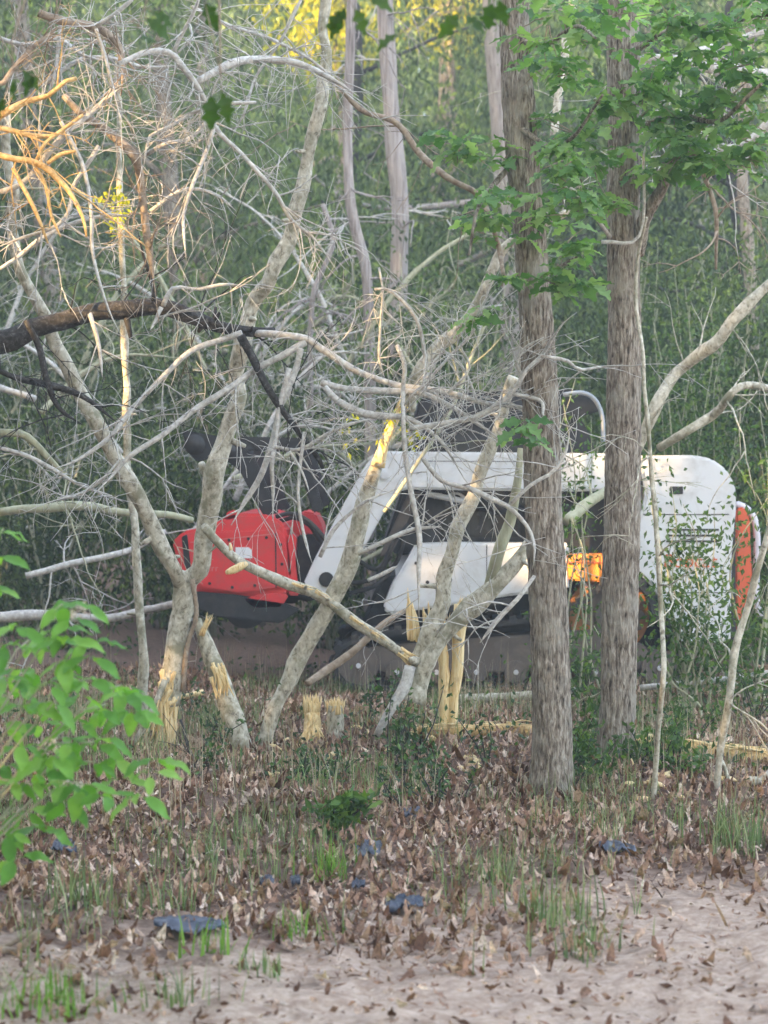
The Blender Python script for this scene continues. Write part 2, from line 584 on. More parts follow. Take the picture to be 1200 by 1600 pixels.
def leaf_mesh(kind, rng, curl=0.1):
    if kind == 'oak':
        s, w = oak_outline()
    elif kind == 'low':
        s = np.array((0, .16, .36, .6, .82, 1.0)); w = np.array((.02, .13, .24, .23, .13, .015)) * rng.uniform(.7, 1.25) * (1 + .28 * rng.standard_normal(6))
    elif kind == 'dead':
        s, w = oak_outline(9, 2) if rng.random() < .45 else (np.linspace(0, 1, 9), .30 * np.sin(np.pi * np.linspace(0.02, 1, 9) ** .9) ** .7 + .01)
        w = w * rng.uniform(.85, 1.25) * (1 + .12 * rng.standard_normal(9))
    else:
        s = np.linspace(0, 1, 8)
        w = 0.235 * np.sin(np.pi * s ** 0.85) ** 0.9 + 0.004
    n = len(s)
    side = rng.normal(0, curl, n) * 0.35
    drop = -curl * 1.6 * s ** 2 + (rng.normal(0, curl * 0.25, n))
    V = np.zeros((n, 3, 3))
    V[:, :, 1] = s[:, None]
    V[:, 1, 2] = drop
    V[:, 0, 0] = -w; V[:, 2, 0] = w
    V[:, 0, 2] = drop + w * (0.25 + side); V[:, 2, 2] = drop + w * (0.25 - side)
    i = np.arange(n - 1)[:, None] * 3
    F = np.vstack((i + np.array((0, 1, 4, 3)), i + np.array((1, 2, 5, 4))))
    return V.reshape(-1, 3), F


def leaf_proto(kind, size, matl, count=4, curl=0.1, stalk=True):
    out = []
    for k in range(count):
        mb = MB()
        V, F = leaf_mesh(kind, R, curl)
        mb.add(V * size, [F])
        if stalk:
            sweep(mb, [(0, -0.18 * size, 0.01), (0, 0, 0), (0, 0.05 * size, 0)], [0.012 * size] * 3, 4)
        me = mb.mesh('leaf')
        me.materials.append(matl)
        out.append(me)
    return out


def leaf_obj(name, me, parent, pos, d, up, scale=1.0):
    d = Vector(d).normalized()
    up = Vector(up)
    x = d.cross(up)
    if x.length < 1e-4:
        x = d.orthogonal()
    x.normalize()
    z = x.cross(d)
    mt = Matrix((x, d, z)).transposed().to_4x4()
    o = bpy.data.objects.new(name, me)
    COL.objects.link(o)
    o.parent = parent
    po = ORIGIN[parent.name]
    mt.translation = Vector([float(a - b) for a, b in zip(pos, po)])
    o.matrix_local = mt @ Matrix.Scale(scale, 4)
    return o


# ---------------------------------------------------------------- leaf litter
litter_meshes = leaf_proto('dead', 1.0, M['litter_leaf'], 8, 0.28)
bulkV = [leaf_mesh('low', R, 0.5) for _ in range(16)]


def litter_density(x, y):
    e = track_edge(x, y)
    d = np.clip(1.35 - e * 0.9, 0.06, 1.0)
    patch = 0.5 + 0.5 * np.sin(x * 2.1 + 0.7 * y) * np.sin(y * 1.6 - 0.8 * x)
    return d * (0.45 + 0.55 * patch)


def scatter(n, y0, y1, dens):
    out = []
    while len(out) < n:
        y = R.uniform(y0, y1, 4000); x = R.uniform(-1, 1, 4000) * (0.24 * y + 0.25)
        k = R.random(4000) < dens(x, y) * (y / y1)
        out += list(zip(x[k], y[k]))
    return np.array(out[:n])


def rot_random(n, tilt):
    yaw = R.uniform(0, 2 * np.pi, n); a = R.normal(0, tilt, n); b = R.normal(0, tilt, n)
    D = np.stack((np.cos(yaw) * np.cos(a), np.sin(yaw) * np.cos(a), np.sin(a)), -1)
    U0 = np.stack((-np.sin(yaw), np.cos(yaw), np.zeros(n)), -1)
    Nn = unit(np.cross(D, U0) * -1)
    Nn = np.where(Nn[:, 2:] < 0, -Nn, Nn)
    U = unit(U0 * np.cos(b)[:, None] + Nn * np.sin(b)[:, None])
    Nn = np.cross(U, D)
    return U, D, Nn


pts = scatter(36000, 5.3, 15.0, litter_density)
pts = pts[np.argsort(pts[:, 1])]
big, rest = pts[:300], pts[300:]
for (x, y) in big:
    U, D, Nn = rot_random(1, 0.35)
    leaf_obj('dead_leaf', litter_meshes[R.integers(8)], ground, (x, y, gz(x, y) + 0.015 + abs(R.normal(0, 0.012))), D[0], Nn[0] + np.array((0, 0, 0.3)), R.uniform(0.025, 0.05))
mb = MB()
U, D, Nn = rot_random(len(rest), 0.33)
sz = R.uniform(0.022, 0.056, len(rest)) * np.where(R.random(len(rest)) < .08, 1.35, 1)
for k, (V, F) in enumerate(bulkV):
    s = np.arange(len(rest)) % len(bulkV) == k
    P = rest[s]; n = len(P)
    c = np.stack((P[:, 0], P[:, 1], ground_z(P[:, 0], P[:, 1]) + 0.012 + np.abs(R.normal(0, 0.015, n))), -1)
    W = c[:, None, :] + sz[s][:, None, None] * (V[None, :, :1] * U[s][:, None] + V[None, :, 1:2] * D[s][:, None] + V[None, :, 2:] * Nn[s][:, None])
    FF = (F[None] + (np.arange(n) * len(V))[:, None, None]).reshape(-1, 4)
    mb.add(W.reshape(-1, 3), [FF])
tag(put('leaf_litter', mb, M['litter'], ground), 'layer of brown dead oak leaves', kind='stuff')

# small crumbs and twigs on the soil
mb = MB()
pc = scatter(12000, 5.3, 12.5, lambda x, y: 0.4 + 0.25 * np.sin(x * 4 + y) * np.sin(y * 5 - x))
n = len(pc)
c = np.stack((pc[:, 0], pc[:, 1], ground_z(pc[:, 0], pc[:, 1]) + 0.008), -1)
yaw = R.uniform(0, 2 * np.pi, n)
leaf_cards(mb, c, np.stack((np.cos(yaw), np.sin(yaw), R.normal(0.1, 0.25, n)), -1), R.uniform(0.008, 0.05, n), R.uniform(0.004, 0.02, n))
tag(put('leaf_crumbs', mb, M['litter'], ground), 'broken bits of dead leaf and twig', kind='stuff')


# ---------------------------------------------------------------- grass
def blades(mb, bases, h, w, lean=0.35, seg=3):
    n = len(bases)
    yaw = R.uniform(0, 2 * np.pi, n)
    dirs = np.stack((np.cos(yaw), np.sin(yaw), np.zeros(n)), -1)
    side = np.stack((-np.sin(yaw), np.cos(yaw), np.zeros(n)), -1)
    le = np.abs(R.normal(0, lean, n))[:, None]
    h = np.broadcast_to(h, (n,))[:, None]
    rows = []
    for k in range(seg + 1):
        t = k / seg
        c = bases + np.array((0, 0, 1.0)) * h * (t - 0.25 * le * t * t) + dirs * h * le * t * t
        ww = w * (1 - t ** 1.5) + 0.0006
        rows.append(np.stack((c - side * ww / 2, c + side * ww / 2), 1))
    V = np.stack(rows, 1).reshape(n, -1, 3)
    b = np.arange(n)[:, None] * (2 * (seg + 1))
    F = np.vstack([b + np.array((2 * k, 2 * k + 1, 2 * k + 3, 2 * k + 2)) for k in range(seg)])
    mb.add(V.reshape(-1, 3), [F])


def grass_density(x, y):
    e = track_edge(x, y)
    p = np.sin(x * 3.3 + 1.1 * y + 1) * np.sin(y * 2.2 - 1.3 * x + 2)
    return np.clip(1.0 - e * 1.0, 0.012, 1) * np.clip(p * 1.3 + 0.25, 0.03, 1)


gp = scatter(2700, 5.4, 14, grass_density)
base = []
for x, y in gp:
    k = R.integers(2, 6)
    base.append(np.stack((x + R.normal(0, 0.02, k), y + R.normal(0, 0.02, k)), -1))
base = np.concatenate(base)
base = np.column_stack((base, ground_z(base[:, 0], base[:, 1])))
mb = MB()
blades(mb, base, R.uniform(0.06, 0.20, len(base)), 0.005, 0.4)
tag(put('grass', mb, M['grass']), 'thin grey green grass blades among the dead leaves', 'grass', kind='stuff')

tuft_spots = [(65, 1578, 0.15, 90, 'bright green grass tuft at the very bottom left corner of the dirt'),
              (465, 1470, 0.15, 40, 'grass tuft on bare dirt right of the largest plastic scrap'),
              (330, 1495, 0.16, 26, 'broad bladed grass tuft at the right end of the largest plastic scrap'),
              (262, 1425, 0.20, 45, 'grass tuft among dead leaves above and left of the largest plastic scrap'),
              (508, 1375, 0.21, 45, 'upright grass tuft in the leaves left of the crumpled dark plastic scrap'),
              (280, 1570, 0.12, 40, 'short grass tuft straight below the largest plastic scrap'),
              (860, 1440, 0.22, 90, 'wide pale green grass tuft on the track edge below the thick oak trunk'),
              (930, 1490, 0.16, 50, 'low grass clump on the bare dirt below the thinner oak trunk'),
              (1150, 1330, 0.30, 120, 'tall fresh grass clump below the leaning sapling'),
              (780, 1390, 0.22, 40, 'thin grass tuft in leaves between plastic scrap and thick oak'),
              (410, 1520, 0.08, 40, 'low dark green tuft on dirt below the small plastic scraps'),
              (120, 1420, 0.24, 60, 'tall grass tuft in the leaves below the leafy shrub')]
for k, (px, py, h, nb, lab) in enumerate(tuft_spots):
    p = on_ground(px, py)
    mb = MB()
    r = 0.035 + nb * 0.0006
    b = np.stack((p[0] + R.normal(0, r, nb), p[1] + R.normal(0, r, nb)), -1)
    b = np.column_stack((b, ground_z(b[:, 0], b[:, 1]) - 0.005))
    blades(mb, b, R.uniform(0.4, 1.1, nb) * h, 0.007 if k != 2 else 0.012, 0.4)
    t = empty('grass_tuft', p, lab, 'grass tuft', 'grass tufts along the track edge')
    tag(put('blades', mb, M['bright_grass'] if k in (0, 1, 2, 4) else M['grass'], t), kind='stuff')

# ---------------------------------------------------------------- background woods
def cloud(centers, per, spread, rng=None):
    rng = rng or R
    n = len(centers) * per
    P = np.repeat(centers, per, 0) + rng.standard_normal((n, 3)) * np.asarray(spread)
    return P


def hang(n, droop=1.0, rng=None):
    rng = rng or R
    d = rng.standard_normal((n, 3)) * np.array((0.55, 0.55, 0.45))
    d[:, 2] -= droop
    return d


def make_bg_tree(h, rad, crown_lo, n_cl, per, leafm, barkm, L, r0, lean=0.0):
    root = empty('woodland_tree', (0, 0, 0))
    mb = MB()
    P = spline([(0, 0, -0.1), (R.normal(0, 0.12) + lean * .3, R.normal(0, .1), h * .3), (R.normal(0, 0.25) + lean * .7, R.normal(0, .2), h * .65), (lean, 0, h)], 26)
    sweep(mb, P, np.linspace(r0, r0 * .3, 26) * (1 + .06 * R.standard_normal(26)), 9, 0.06)
    put('trunk', mb, barkm, root)
    mb = MB()
    cs = []
    for k in range(11):
        t = R.uniform(crown_lo * .7, 0.97)
        s = P[int(t * 25)]
        a = R.uniform(0, 2 * np.pi); ln = rad * R.uniform(.5, 1.05) * (1.15 - .6 * abs(t - .55))
        e = s + np.array((math.cos(a) * ln, math.sin(a) * ln, R.uniform(-.12, .5) * ln))
        Q = wobble(spline([s, (s + e) / 2 + R.normal(0, .12 * ln, 3), e], 9), .03)
        sweep(mb, Q, np.linspace(r0 * .28, .008, 9), 5)
        for q in Q[3:]:
            cs.append(q + R.normal(0, .35, 3))
            cs.append(q + R.normal(0, .6, 3))
    tag(put('limbs', mb, barkm, root), kind='stuff')
    cs = np.array(cs)
    if n_cl > len(cs):
        ex = R.standard_normal((n_cl - len(cs), 3))
        ex = unit(ex) * (R.random((len(ex), 1)) ** .4) * np.array((rad, rad, h * (1 - crown_lo) * .55)) + np.array((lean * .6, 0, h * (crown_lo + 1) / 2))
        cs = np.vstack((cs, ex))
    C = cloud(cs, per, (.30, .30, .26))
    n = len(C)
    mb = MB()
    leaf_cards(mb, C, hang(n), R.uniform(.6, 1.3, n) * L, R.uniform(.3, .5, n) * L)
    tag(put('crown', mb, leafm, root, smooth=False), kind='stuff')
    return root


BT = 'trees in the woods behind the machine'
protoA = make_bg_tree(11, 2.6, .22, 150, 95, M['far_leaf'], M['oak_bark'], .13, .17)
protoB = make_bg_tree(9, 2.2, .12, 150, 95, M['mid_leaf'], M['dark_bark'], .11, .12, .6)
protoC = make_bg_tree(13, 2.8, .30, 150, 95, M['far_leaf'], M['shaggy_bark'], .12, .20, -.4)
labs = {id(protoA): 'grey brown trunked woodland trees behind the machine',
        id(protoB): 'dark low crowned woodland trees behind the machine',
        id(protoC): 'tall shaggy trunked woodland trees behind the machine'}
spots = [(protoA, -2.6, 24, .3, 1), (protoC, 1.6, 25, 1.1, 1), (protoB, 4.4, 22, 2.0, 1), (protoB, -5.0, 22, 4.0, 1.05), (protoA, 3.9, 29, 2.4, 1.1), (protoC, -5.2, 30, .2, 1.0),
         (protoB, -.8, 29, 5.0, 1.2), (protoA, .9, 34, 3.1, 1.2), (protoC, 5.6, 34, 4.4, 1.1), (protoA, -3.3, 35, 5.5, 1.2), (protoB, -6.6, 36, 1.0, 1.4), (protoB, 2.9, 38, .4, 1.5),
         (protoC, -1.0, 40, 2.2, 1.2), (protoA, 7.0, 40, 1.7, 1.25), (protoA, -8.2, 41, 3.7, 1.3), (protoB, 5.2, 26, 1.7, .9)]
ORD = ['first', 'second', 'third', 'fourth', 'fifth', 'sixth', 'seventh', 'eighth', 'ninth', 'tenth']


def ranks(items):
    out = {}
    for pr in {id(i[0]) for i in items}:
        mine = sorted((i for i in items if id(i[0]) == pr), key=lambda i: i[1] / i[2])
        for k, i in enumerate(mine):
            out[(i[1], i[2])] = ORD[k] + ' from the left of the '
    return out


rk = ranks(spots)
seen_p = set()
for pr, x, y, rz, s in spots:
    loc = (x, y, gz(x, y) - .05)
    if id(pr) not in seen_p:
        seen_p.add(id(pr))
        pr.location = loc; pr.rotation_euler = (0, 0, rz); pr.scale = (s, s, s)
        tag(pr, rk[(x, y)] + labs[id(pr)], 'tree', BT)
    else:
        copy_tree(pr, loc, rz, s, rk[(x, y)] + labs[id(pr)], BT)

# the far wood, one green mass across the back
mb = MB()
nC = 4000
cx = R.uniform(-26, 26, nC); cy = R.uniform(44, 58, nC); cz = R.uniform(0, 16, nC) * R.uniform(.3, 1, nC) ** .3
C = np.stack((cx, cy, cz + ground_z(cx, cy) - .5), -1)
C = cloud(C, 50, (.8, .8, .7)); n = len(C)
szc = np.repeat(R.uniform(.55, 1.7, nC), 50)
leaf_cards(mb, C, hang(n), R.uniform(.16, .34, n) * szc, R.uniform(.08, .15, n) * szc)
nC = 1800
cx = R.uniform(-30, 30, nC); cy = R.uniform(62, 74, nC)
C = np.stack((cx, cy, R.uniform(0, 1, nC) ** 1.15 * 17.5 + ground_z(cx, cy) - .5), -1)
C = cloud(C, 34, (1.1, 1.1, 1.0)); n = len(C)
leaf_cards(mb, C, hang(n), R.uniform(.45, .75, n), R.uniform(.3, .45, n))
tag(put('far_woods', mb, M['far_leaf'], smooth=False), 'distant green wood filling the background', 'woods', kind='stuff')

# understory shrubs behind and beside the machine
def make_understory(hh, rad, leafm, L, ns=9, per=230):
    root = empty('understory_shrub', (0, 0, 0))
    mb = MB(); cs = []
    for k in range(ns):
        a = R.uniform(0, 2 * np.pi); h = hh * R.uniform(.55, 1)
        e = np.array((math.cos(a) * rad * R.uniform(.3, 1), math.sin(a) * rad * R.uniform(.3, 1), h))
        Q = wobble(spline([(R.normal(0, .06), R.normal(0, .06), -.05), e * np.array((.35, .35, .5)), e], 12), .05)
        sweep(mb, Q, np.linspace(.022, .004, 12), 5)
        for q in Q[2:]:
            cs.append(q + R.normal(0, .16, 3)); cs.append(q + R.normal(0, .26, 3))
    tag(put('stems', mb, M['olive_stem'], root), kind='stuff')
    C = cloud(np.array(cs), max(4, per * ns // len(cs)), (.16, .16, .16)); n = len(C)
    C[:, 2] = np.maximum(C[:, 2], .03)
    mb = MB()
    leaf_cards(mb, C, hang(n, .8), R.uniform(.6, 1.3, n) * L, R.uniform(.28, .5, n) * L)
    tag(put('foliage', mb, leafm, root, smooth=False), kind='stuff')
    return root


US = 'understory shrubs behind the machine'
pu1 = make_understory(2.6, 1.1, M['mid_leaf'], .075, 10, 500)
pu2 = make_understory(3.4, 1.2, M['mid_leaf'], .085, 11, 480)
ul = {id(pu1): 'round understory shrubs behind the machine', id(pu2): 'tall understory shrubs behind the machine'}
us = [(pu1, -3.0, 17.2, .4, 1), (pu2, -1.7, 18.6, 2.2, 1), (pu1, -.5, 17.6, 1.3, 1.05), (pu2, .6, 19.0, .1, 1.1), (pu1, 1.9, 17.8, 3.3, 1.1), (pu2, 3.1, 17.4, 4.1, 1.1), (pu1, 3.3, 15.6, 5.0, .9),
      (pu2, -3.9, 19.5, 5.2, 1.15), (pu1, -2.3, 20.5, .9, 1.4), (pu2, 2.4, 20.8, 3.0, 1.3), (pu2, -.2, 21.5, 3.9, 1.3), (pu1, 4.3, 19.2, 2.1, 1.4), (pu1, -4.6, 17.0, 2.8, 1.1), (pu2, 4.2, 16.2, 1.2, 1.0)]
rk = ranks(us)
seen_p = set()
for pr, x, y, rz, s in us:
    loc = (x, y, gz(x, y) - .03)
    if id(pr) not in seen_p:
        seen_p.add(id(pr))
        pr.location = loc; pr.rotation_euler = (0, 0, rz); pr.scale = (s, s, s)
        tag(pr, rk[(x, y)] + ul[id(pr)], 'shrub', US)
    else:
        copy_tree(pr, loc, rz, s, rk[(x, y)] + ul[id(pr)], US)
# =================================================================== THE TRACK LOADER WITH MULCHER
MY = 14.0                                                    # near side plane of the machine
M['muddy_orange'] = paint('muddy_orange', (0.36, 0.15, 0.045), 0.6, 0.8, (0.13, 0.095, 0.07), 8)
M['grey_steel'] = paint('grey_steel', (0.30, 0.33, 0.36), 0.45, 0.6)


def S(px, py, Y=MY):
    p = at(px, py, Y)
    return (p[0], p[2])


def SP(pts, Y=MY):
    return [S(a, b, Y) for a, b in pts]


def poly(name, pts, y0, y1, matl, parent, bev=.012, smooth=False):
    mb = MB(); prism(mb, SP(pts), y0, y1, bev)
    return put(name, mb, matl, parent, smooth)


g0 = S(800, 1078)
loader = empty('track_loader', (g0[0], MY + .9, 0), 'muddy white compact track loader with black cab and red mulching head', 'track loader')
W0, W1 = MY, MY + 1.85

arm = [(570, 728), (584, 712), (604, 705), (900, 708), (1000, 709), (1000, 765), (900, 768), (720, 766), (640, 764), (622, 768), (600, 800), (560, 872), (545, 905), (522, 935), (490, 938), (474, 912), (492, 872), (530, 800)]
for a, b in ((W0 - .02, W0 + .15), (W1 - .15, W1 + .02)):
    lift = poly('lift_arm', arm, a, b, M['white_paint'], loader, .016)
    mb = MB(); cyl_y(mb, S(510, 905), .055, a - .025, b + .02, 20, .006); put('pivot_pin', mb, M['black_steel'], lift, False)
    mb = MB(); cyl_y(mb, S(600, 742), .035, a - .02, b + .02, 18, .005); put('pivot_pin', mb, M['bright_steel'], lift, False)
# cross tube between the arms
mb = MB(); cyl_y(mb, S(530, 850), .07, W0 + .15, W1 - .15, 18); put('cross_tube', mb, M['white_paint'], loader)

rear = [(996, 712), (1085, 711), (1112, 717), (1134, 733), (1148, 758), (1150, 790), (1143, 860), (1141, 1002), (1070, 1006), (1054, 990), (1040, 950), (1020, 918), (1000, 898), (985, 890), (985, 835), (1002, 800), (1008, 770)]
for a, b in ((W0 - .03, W0 + .28), (W1 - .28, W1 + .03)):
    rb = poly('rear_fender', rear, a, b, M['white_paint'], loader, .02)
    if a < MY + .5:
        mb = MB()
        for k in range(3):
            prism(mb, SP([(1040, 826 + k * 9), (1122, 826 + k * 9), (1122, 829 + k * 9), (1040, 829 + k * 9)]), a - .006, a + .01)
        put('vent_slot', mb, M['black_steel'], rb, False)
        cu = bpy.data.curves.new('lettering', 'FONT')
        cu.body = 'Bobcat'; cu.size = .14; cu.extrude = .002; cu.align_x = 'CENTER'; cu.shear = .15
        cu.materials.append(M['decal_orange'])
        tmp_ = bpy.data.objects.new('tmp_text', cu); COL.objects.link(tmp_)
        bpy.context.view_layer.update()
        me_ = bpy.data.meshes.new_from_object(tmp_.evaluated_get(bpy.context.evaluated_depsgraph_get()))
        bpy.data.objects.remove(tmp_)
        me_.materials.clear(); me_.materials.append(M['decal_orange'])
        lo_ = bpy.data.objects.new('lettering', me_); COL.objects.link(lo_)
        lo_.parent = rb
        x, z = S(1076, 886)
        lo_.location = Vector((x, a - .003, z)) - Vector(ORIGIN[rb.name]); lo_.rotation_euler = (math.pi / 2, 0, 0)
body = poly('body_side', [(650, 850), (700, 848), (890, 849), (890, 922), (800, 931), (700, 947), (608, 960), (598, 952), (612, 915)], W0 + .02, W1 - .02, M['white_paint'], loader, .018)
for (a, b, r) in ((702, 906, .022), (668, 910, .014), (780, 915, .010), (650, 880, .012), (840, 880, .012)):
    mb = MB(); cyl_y(mb, S(a, b), r, W0 + .012, W0 + .06, 12); put('bolt', mb, M['black_steel'], body, False)
poly('chassis', [(600, 905), (1000, 870), (1130, 870), (1130, 1000), (1000, 1040), (640, 1040), (560, 1000)], W0 + .32, W1 - .32, M['black_steel'], loader)
poly('engine_bay', [(880, 770), (1000, 720), (1130, 725), (1135, 1000), (1000, 1010), (880, 950)], W0 + .36, W1 - .36, M['black_steel'], loader)

# cab: dark frame, glass, roof
cab = poly('cab', [(668, 650), (905, 632), (935, 700), (930, 860), (620, 870), (600, 850)], W0 + .22, W1 - .22, M['black_steel'], loader, .02)
poly('roof', [(655, 622), (700, 612), (905, 606), (935, 618), (945, 640), (905, 652), (668, 664), (650, 648)], W0 + .18, W1 - .18, M['black_steel'], cab, .02)
poly('side_window', [(705, 690), (885, 680), (890, 840), (690, 840)], W0 + .205, W0 + .23, M['cab_glass'], cab, .004)
mb = MB()
for k in range(9):
    prism(mb, SP([(712 + k * 20, 690), (716 + k * 20, 690), (716 + k * 20, 838), (712 + k * 20, 838)]), W0 + .19, W0 + .203)
put('window_guard', mb, M['black_steel'], cab, False)
poly('cab_post', [(640, 768), (660, 768), (612, 868), (592, 872)], W0 + .16, W0 + .24, M['muddy_steel'], cab, .01)
poly('cab_post', [(660, 650), (676, 650), (650, 770), (634, 770)], W0 + .16, W0 + .24, M['black_steel'], cab, .01)
mb = MB()
sweep(mb, spline([(*S(700, 776), 0), (*S(716, 771), 0), (*S(733, 784), 0)], 8)[:, [0, 2, 1]] + np.array((0, W0 + .12, 0)), [.012] * 8, 6)
put('grab_handle', mb, M['bright_steel'], cab)
mb = MB()
Pg = spline([(*S(882, 616), 0), (*S(912, 613), 0), (*S(932, 624), 0), (*S(943, 650), 0), (*S(945, 690), 0)], 20)[:, [0, 2, 1]]
sweep(mb, Pg + np.array((0, W0 + .10, 0)), [.017] * 20, 10)
put('roof_glint_tube', mb, M['grey_steel'], loader)  # added pale tube, stands for light reflecting off the rear roof corner

# lift ram beside the cab: dark barrel, bright rod
def rod(name, a, b, r, y, matl, parent):
    mb = MB(); p0, p1 = S(*a), S(*b)
    sweep(mb, spline([(p0[0], y, p0[1]), (p1[0], y, p1[1])], 4), [r] * 4, 12)
    return put(name, mb, matl, parent)


ram = rod('ram_barrel', (885, 812), (742, 786), .045, W0 + .10, M['black_steel'], loader)
rod('ram_rod', (745, 787), (668, 772), .022, W0 + .10, M['bright_steel'], ram)
# panel seams, step and small plates on the white bodywork
for nm, pts_, yy, par in (('seam', [(1004, 803), (1138, 803), (1138, 804.5), (1004, 804.5)], W0 - .032, rb), ('seam', [(1030, 925), (1140, 925), (1140, 926.3), (1030, 926.3)], W0 - .032, rb),
                          ('seam', [(760, 852), (761.3, 852), (761.3, 934), (760, 936)], W0 + .018, body), ('seam', [(660, 720), (880, 721), (880, 722), (660, 721)], W0 - .022, lift)):
    poly(nm, pts_, yy, yy + .008, M['black_steel'], par, 0)
poly('step_plate', [(700, 948), (800, 934), (800, 942), (700, 957)], W0 - .03, W0 + .1, M['black_steel'], body, .006)
poly('latch', [(1046, 760), (1066, 760), (1066, 772), (1046, 772)], W0 - .04, W0 - .02, M['black_steel'], rb, .003)
poly('scratched_plate', [(850, 880), (872, 879), (872, 893), (850, 894)], W0 + .012, W0 + .03, M['grey_steel'], body, .003)

# orange guard panel and drive housing in the wheel arch
pan = poly('guard_panel', [(884, 866), (950, 866), (985, 872), (980, 909), (950, 910), (890, 907)], W0 + .01, W0 + .20, M['orange_paint'], loader, .012)
poly('panel_rib', [(885, 877), (980, 879), (980, 881), (885, 879)], W0 + .0, W0 + .03, M['rust_red'], pan, 0)
mb = MB(); cyl_y(mb, S(955, 962), .30, W0 + .14, W0 + .5, 30, .01); hub = put('drive_housing', mb, M['muddy_orange'], loader, False)
mb = MB(); cyl_y(mb, S(955, 962), .12, W0 + .08, W0 + .16, 20, .01); put('hub_cap', mb, M['muddy_steel'], hub, False)

# tracks
def make_track(y0, y1):
    outline = [(548, 1000), (600, 986), (700, 978), (820, 965), (905, 940), (945, 905), (985, 902), (1015, 925), (1030, 965), (1062, 1010), (1072, 1040), (1060, 1066), (1030, 1077), (900, 1079), (700, 1079), (570, 1077), (535, 1066), (520, 1040), (528, 1014), (548, 1000)]
    P = np.array([(a, 0, b) for a, b in SP(outline)])
    L = spline(P, 160)[:-1]
    c = np.roll(L, -1, 0) - np.roll(L, 1, 0)
    nrm = unit(np.stack((c[:, 2], 0 * c[:, 0], -c[:, 0]), -1))
    cen = L.mean(0)
    sg = np.sign(((L - cen) * nrm).sum(1)); sg = 1 if sg.mean() > 0 else -1
    nrm *= sg
    n = len(L)
    inner = L - nrm * .035
    V = []
    for q, y in ((L, y0), (L, y1), (inner, y1), (inner, y0)):
        w = q.copy(); w[:, 1] = y; V.append(w)
    V = np.concatenate(V)
    i = np.arange(n); j = (i + 1) % n
    F = np.vstack([np.stack((a * n + i, a * n + j, b * n + j, b * n + i), 1) for a, b in ((0, 1), (1, 2), (2, 3), (3, 0))])
    mb = MB(); mb.add(V, [F])
    tr = put('track', mb, M['rubber'], loader, False)
    # lugs: spaced blocks standing on the belt
    d = np.concatenate(([0], np.cumsum(np.linalg.norm(np.diff(L, axis=0), axis=1))))
    for s in np.arange(.03, d[-1], .105):
        k = min(int(np.searchsorted(d, s)), n - 1)
        t = unit(c[k]); nn = nrm[k]; p = L[k]
        mbl = MB()
        v = []
        for yy in (y0 + .01, y1 - .01):
            for (a, b) in ((-.032, -.004), (.032, -.004), (.022, .028), (-.022, .028)):
                q = p + t * a + nn * b; q = np.array((q[0], yy, q[2])); v.append(q)
        mbl.add(v, [np.array([(0, 1, 2, 3), (7, 6, 5, 4), (0, 4, 5, 1), (1, 5, 6, 2), (2, 6, 7, 3), (3, 7, 4, 0)])])
        put('track_lug', mbl, M['rubber'], tr, False)
    for (a, b, r, m_) in [(560, 1040, .15, 'muddy_steel'), (1030, 1044, .13, 'muddy_steel')] + [(620 + 62 * q, 1050, .085, 'muddy_steel') for q in range(6)]:
        mb = MB(); cyl_y(mb, S(a, b), r, y0 + .03, y1 - .03, 22, .008); w = put('roller', mb, M[m_], tr, False)
        mb = MB(); cyl_y(mb, S(a, b), .019, y0 + .005, y0 + .05, 12, .004); put('roller_cap', mb, M['bright_steel'], tr, False)
    poly('track_frame', [(575, 1012), (700, 1000), (860, 990), (930, 985), (1010, 1010), (1020, 1040), (990, 1050), (600, 1052), (580, 1045)], y0 + .06, y1 - .06, M['muddy_steel'], tr, .012)
    mb = MB()
    cxs = S(962, 962); pts_ = []
    for q in range(26):
        a = q * math.pi / 13
        r = .19 if q % 2 else .235
        pts_.append((cxs[0] + r * math.cos(a), cxs[1] + r * math.sin(a)))
    prism(mb, pts_, y0 + .14, y0 + .2, .004); put('sprocket', mb, M['muddy_steel'], tr, False)
    return tr


make_track(W0 - .04, W0 + .36)
make_track(W1 - .36, W1 + .04)

# tail: dark gap, red orange tailgate, pale bumper guard
poly('tailgate', [(1152, 795), (1166, 792), (1174, 812), (1176, 870), (1178, 905), (1172, 950), (1162, 985), (1150, 985)], W0 + .05, W1 - .05, M['rust_red'], loader, .015)
poly('tail_frame', [(1139, 780), (1150, 775), (1151, 1000), (1139, 1003)], W0 + .02, W1 - .02, M['black_steel'], loader, .006)
mb = MB()
P = spline([(*S(1150, 790), 0), (*S(1162, 790), 0), (*S(1178, 802), 0), (*S(1186, 822), 0), (*S(1188, 860), 0), (*S(1186, 930), 0), (*S(1193, 965), 0)], 24)[:, [0, 2, 1]]
for y in (W0 + .12, W1 - .12):
    mb = MB(); sweep(mb, P + np.array((0, y, 0)), [.026] * 24, 8)
    put('bumper_guard', mb, M['pale_plastic'], loader)

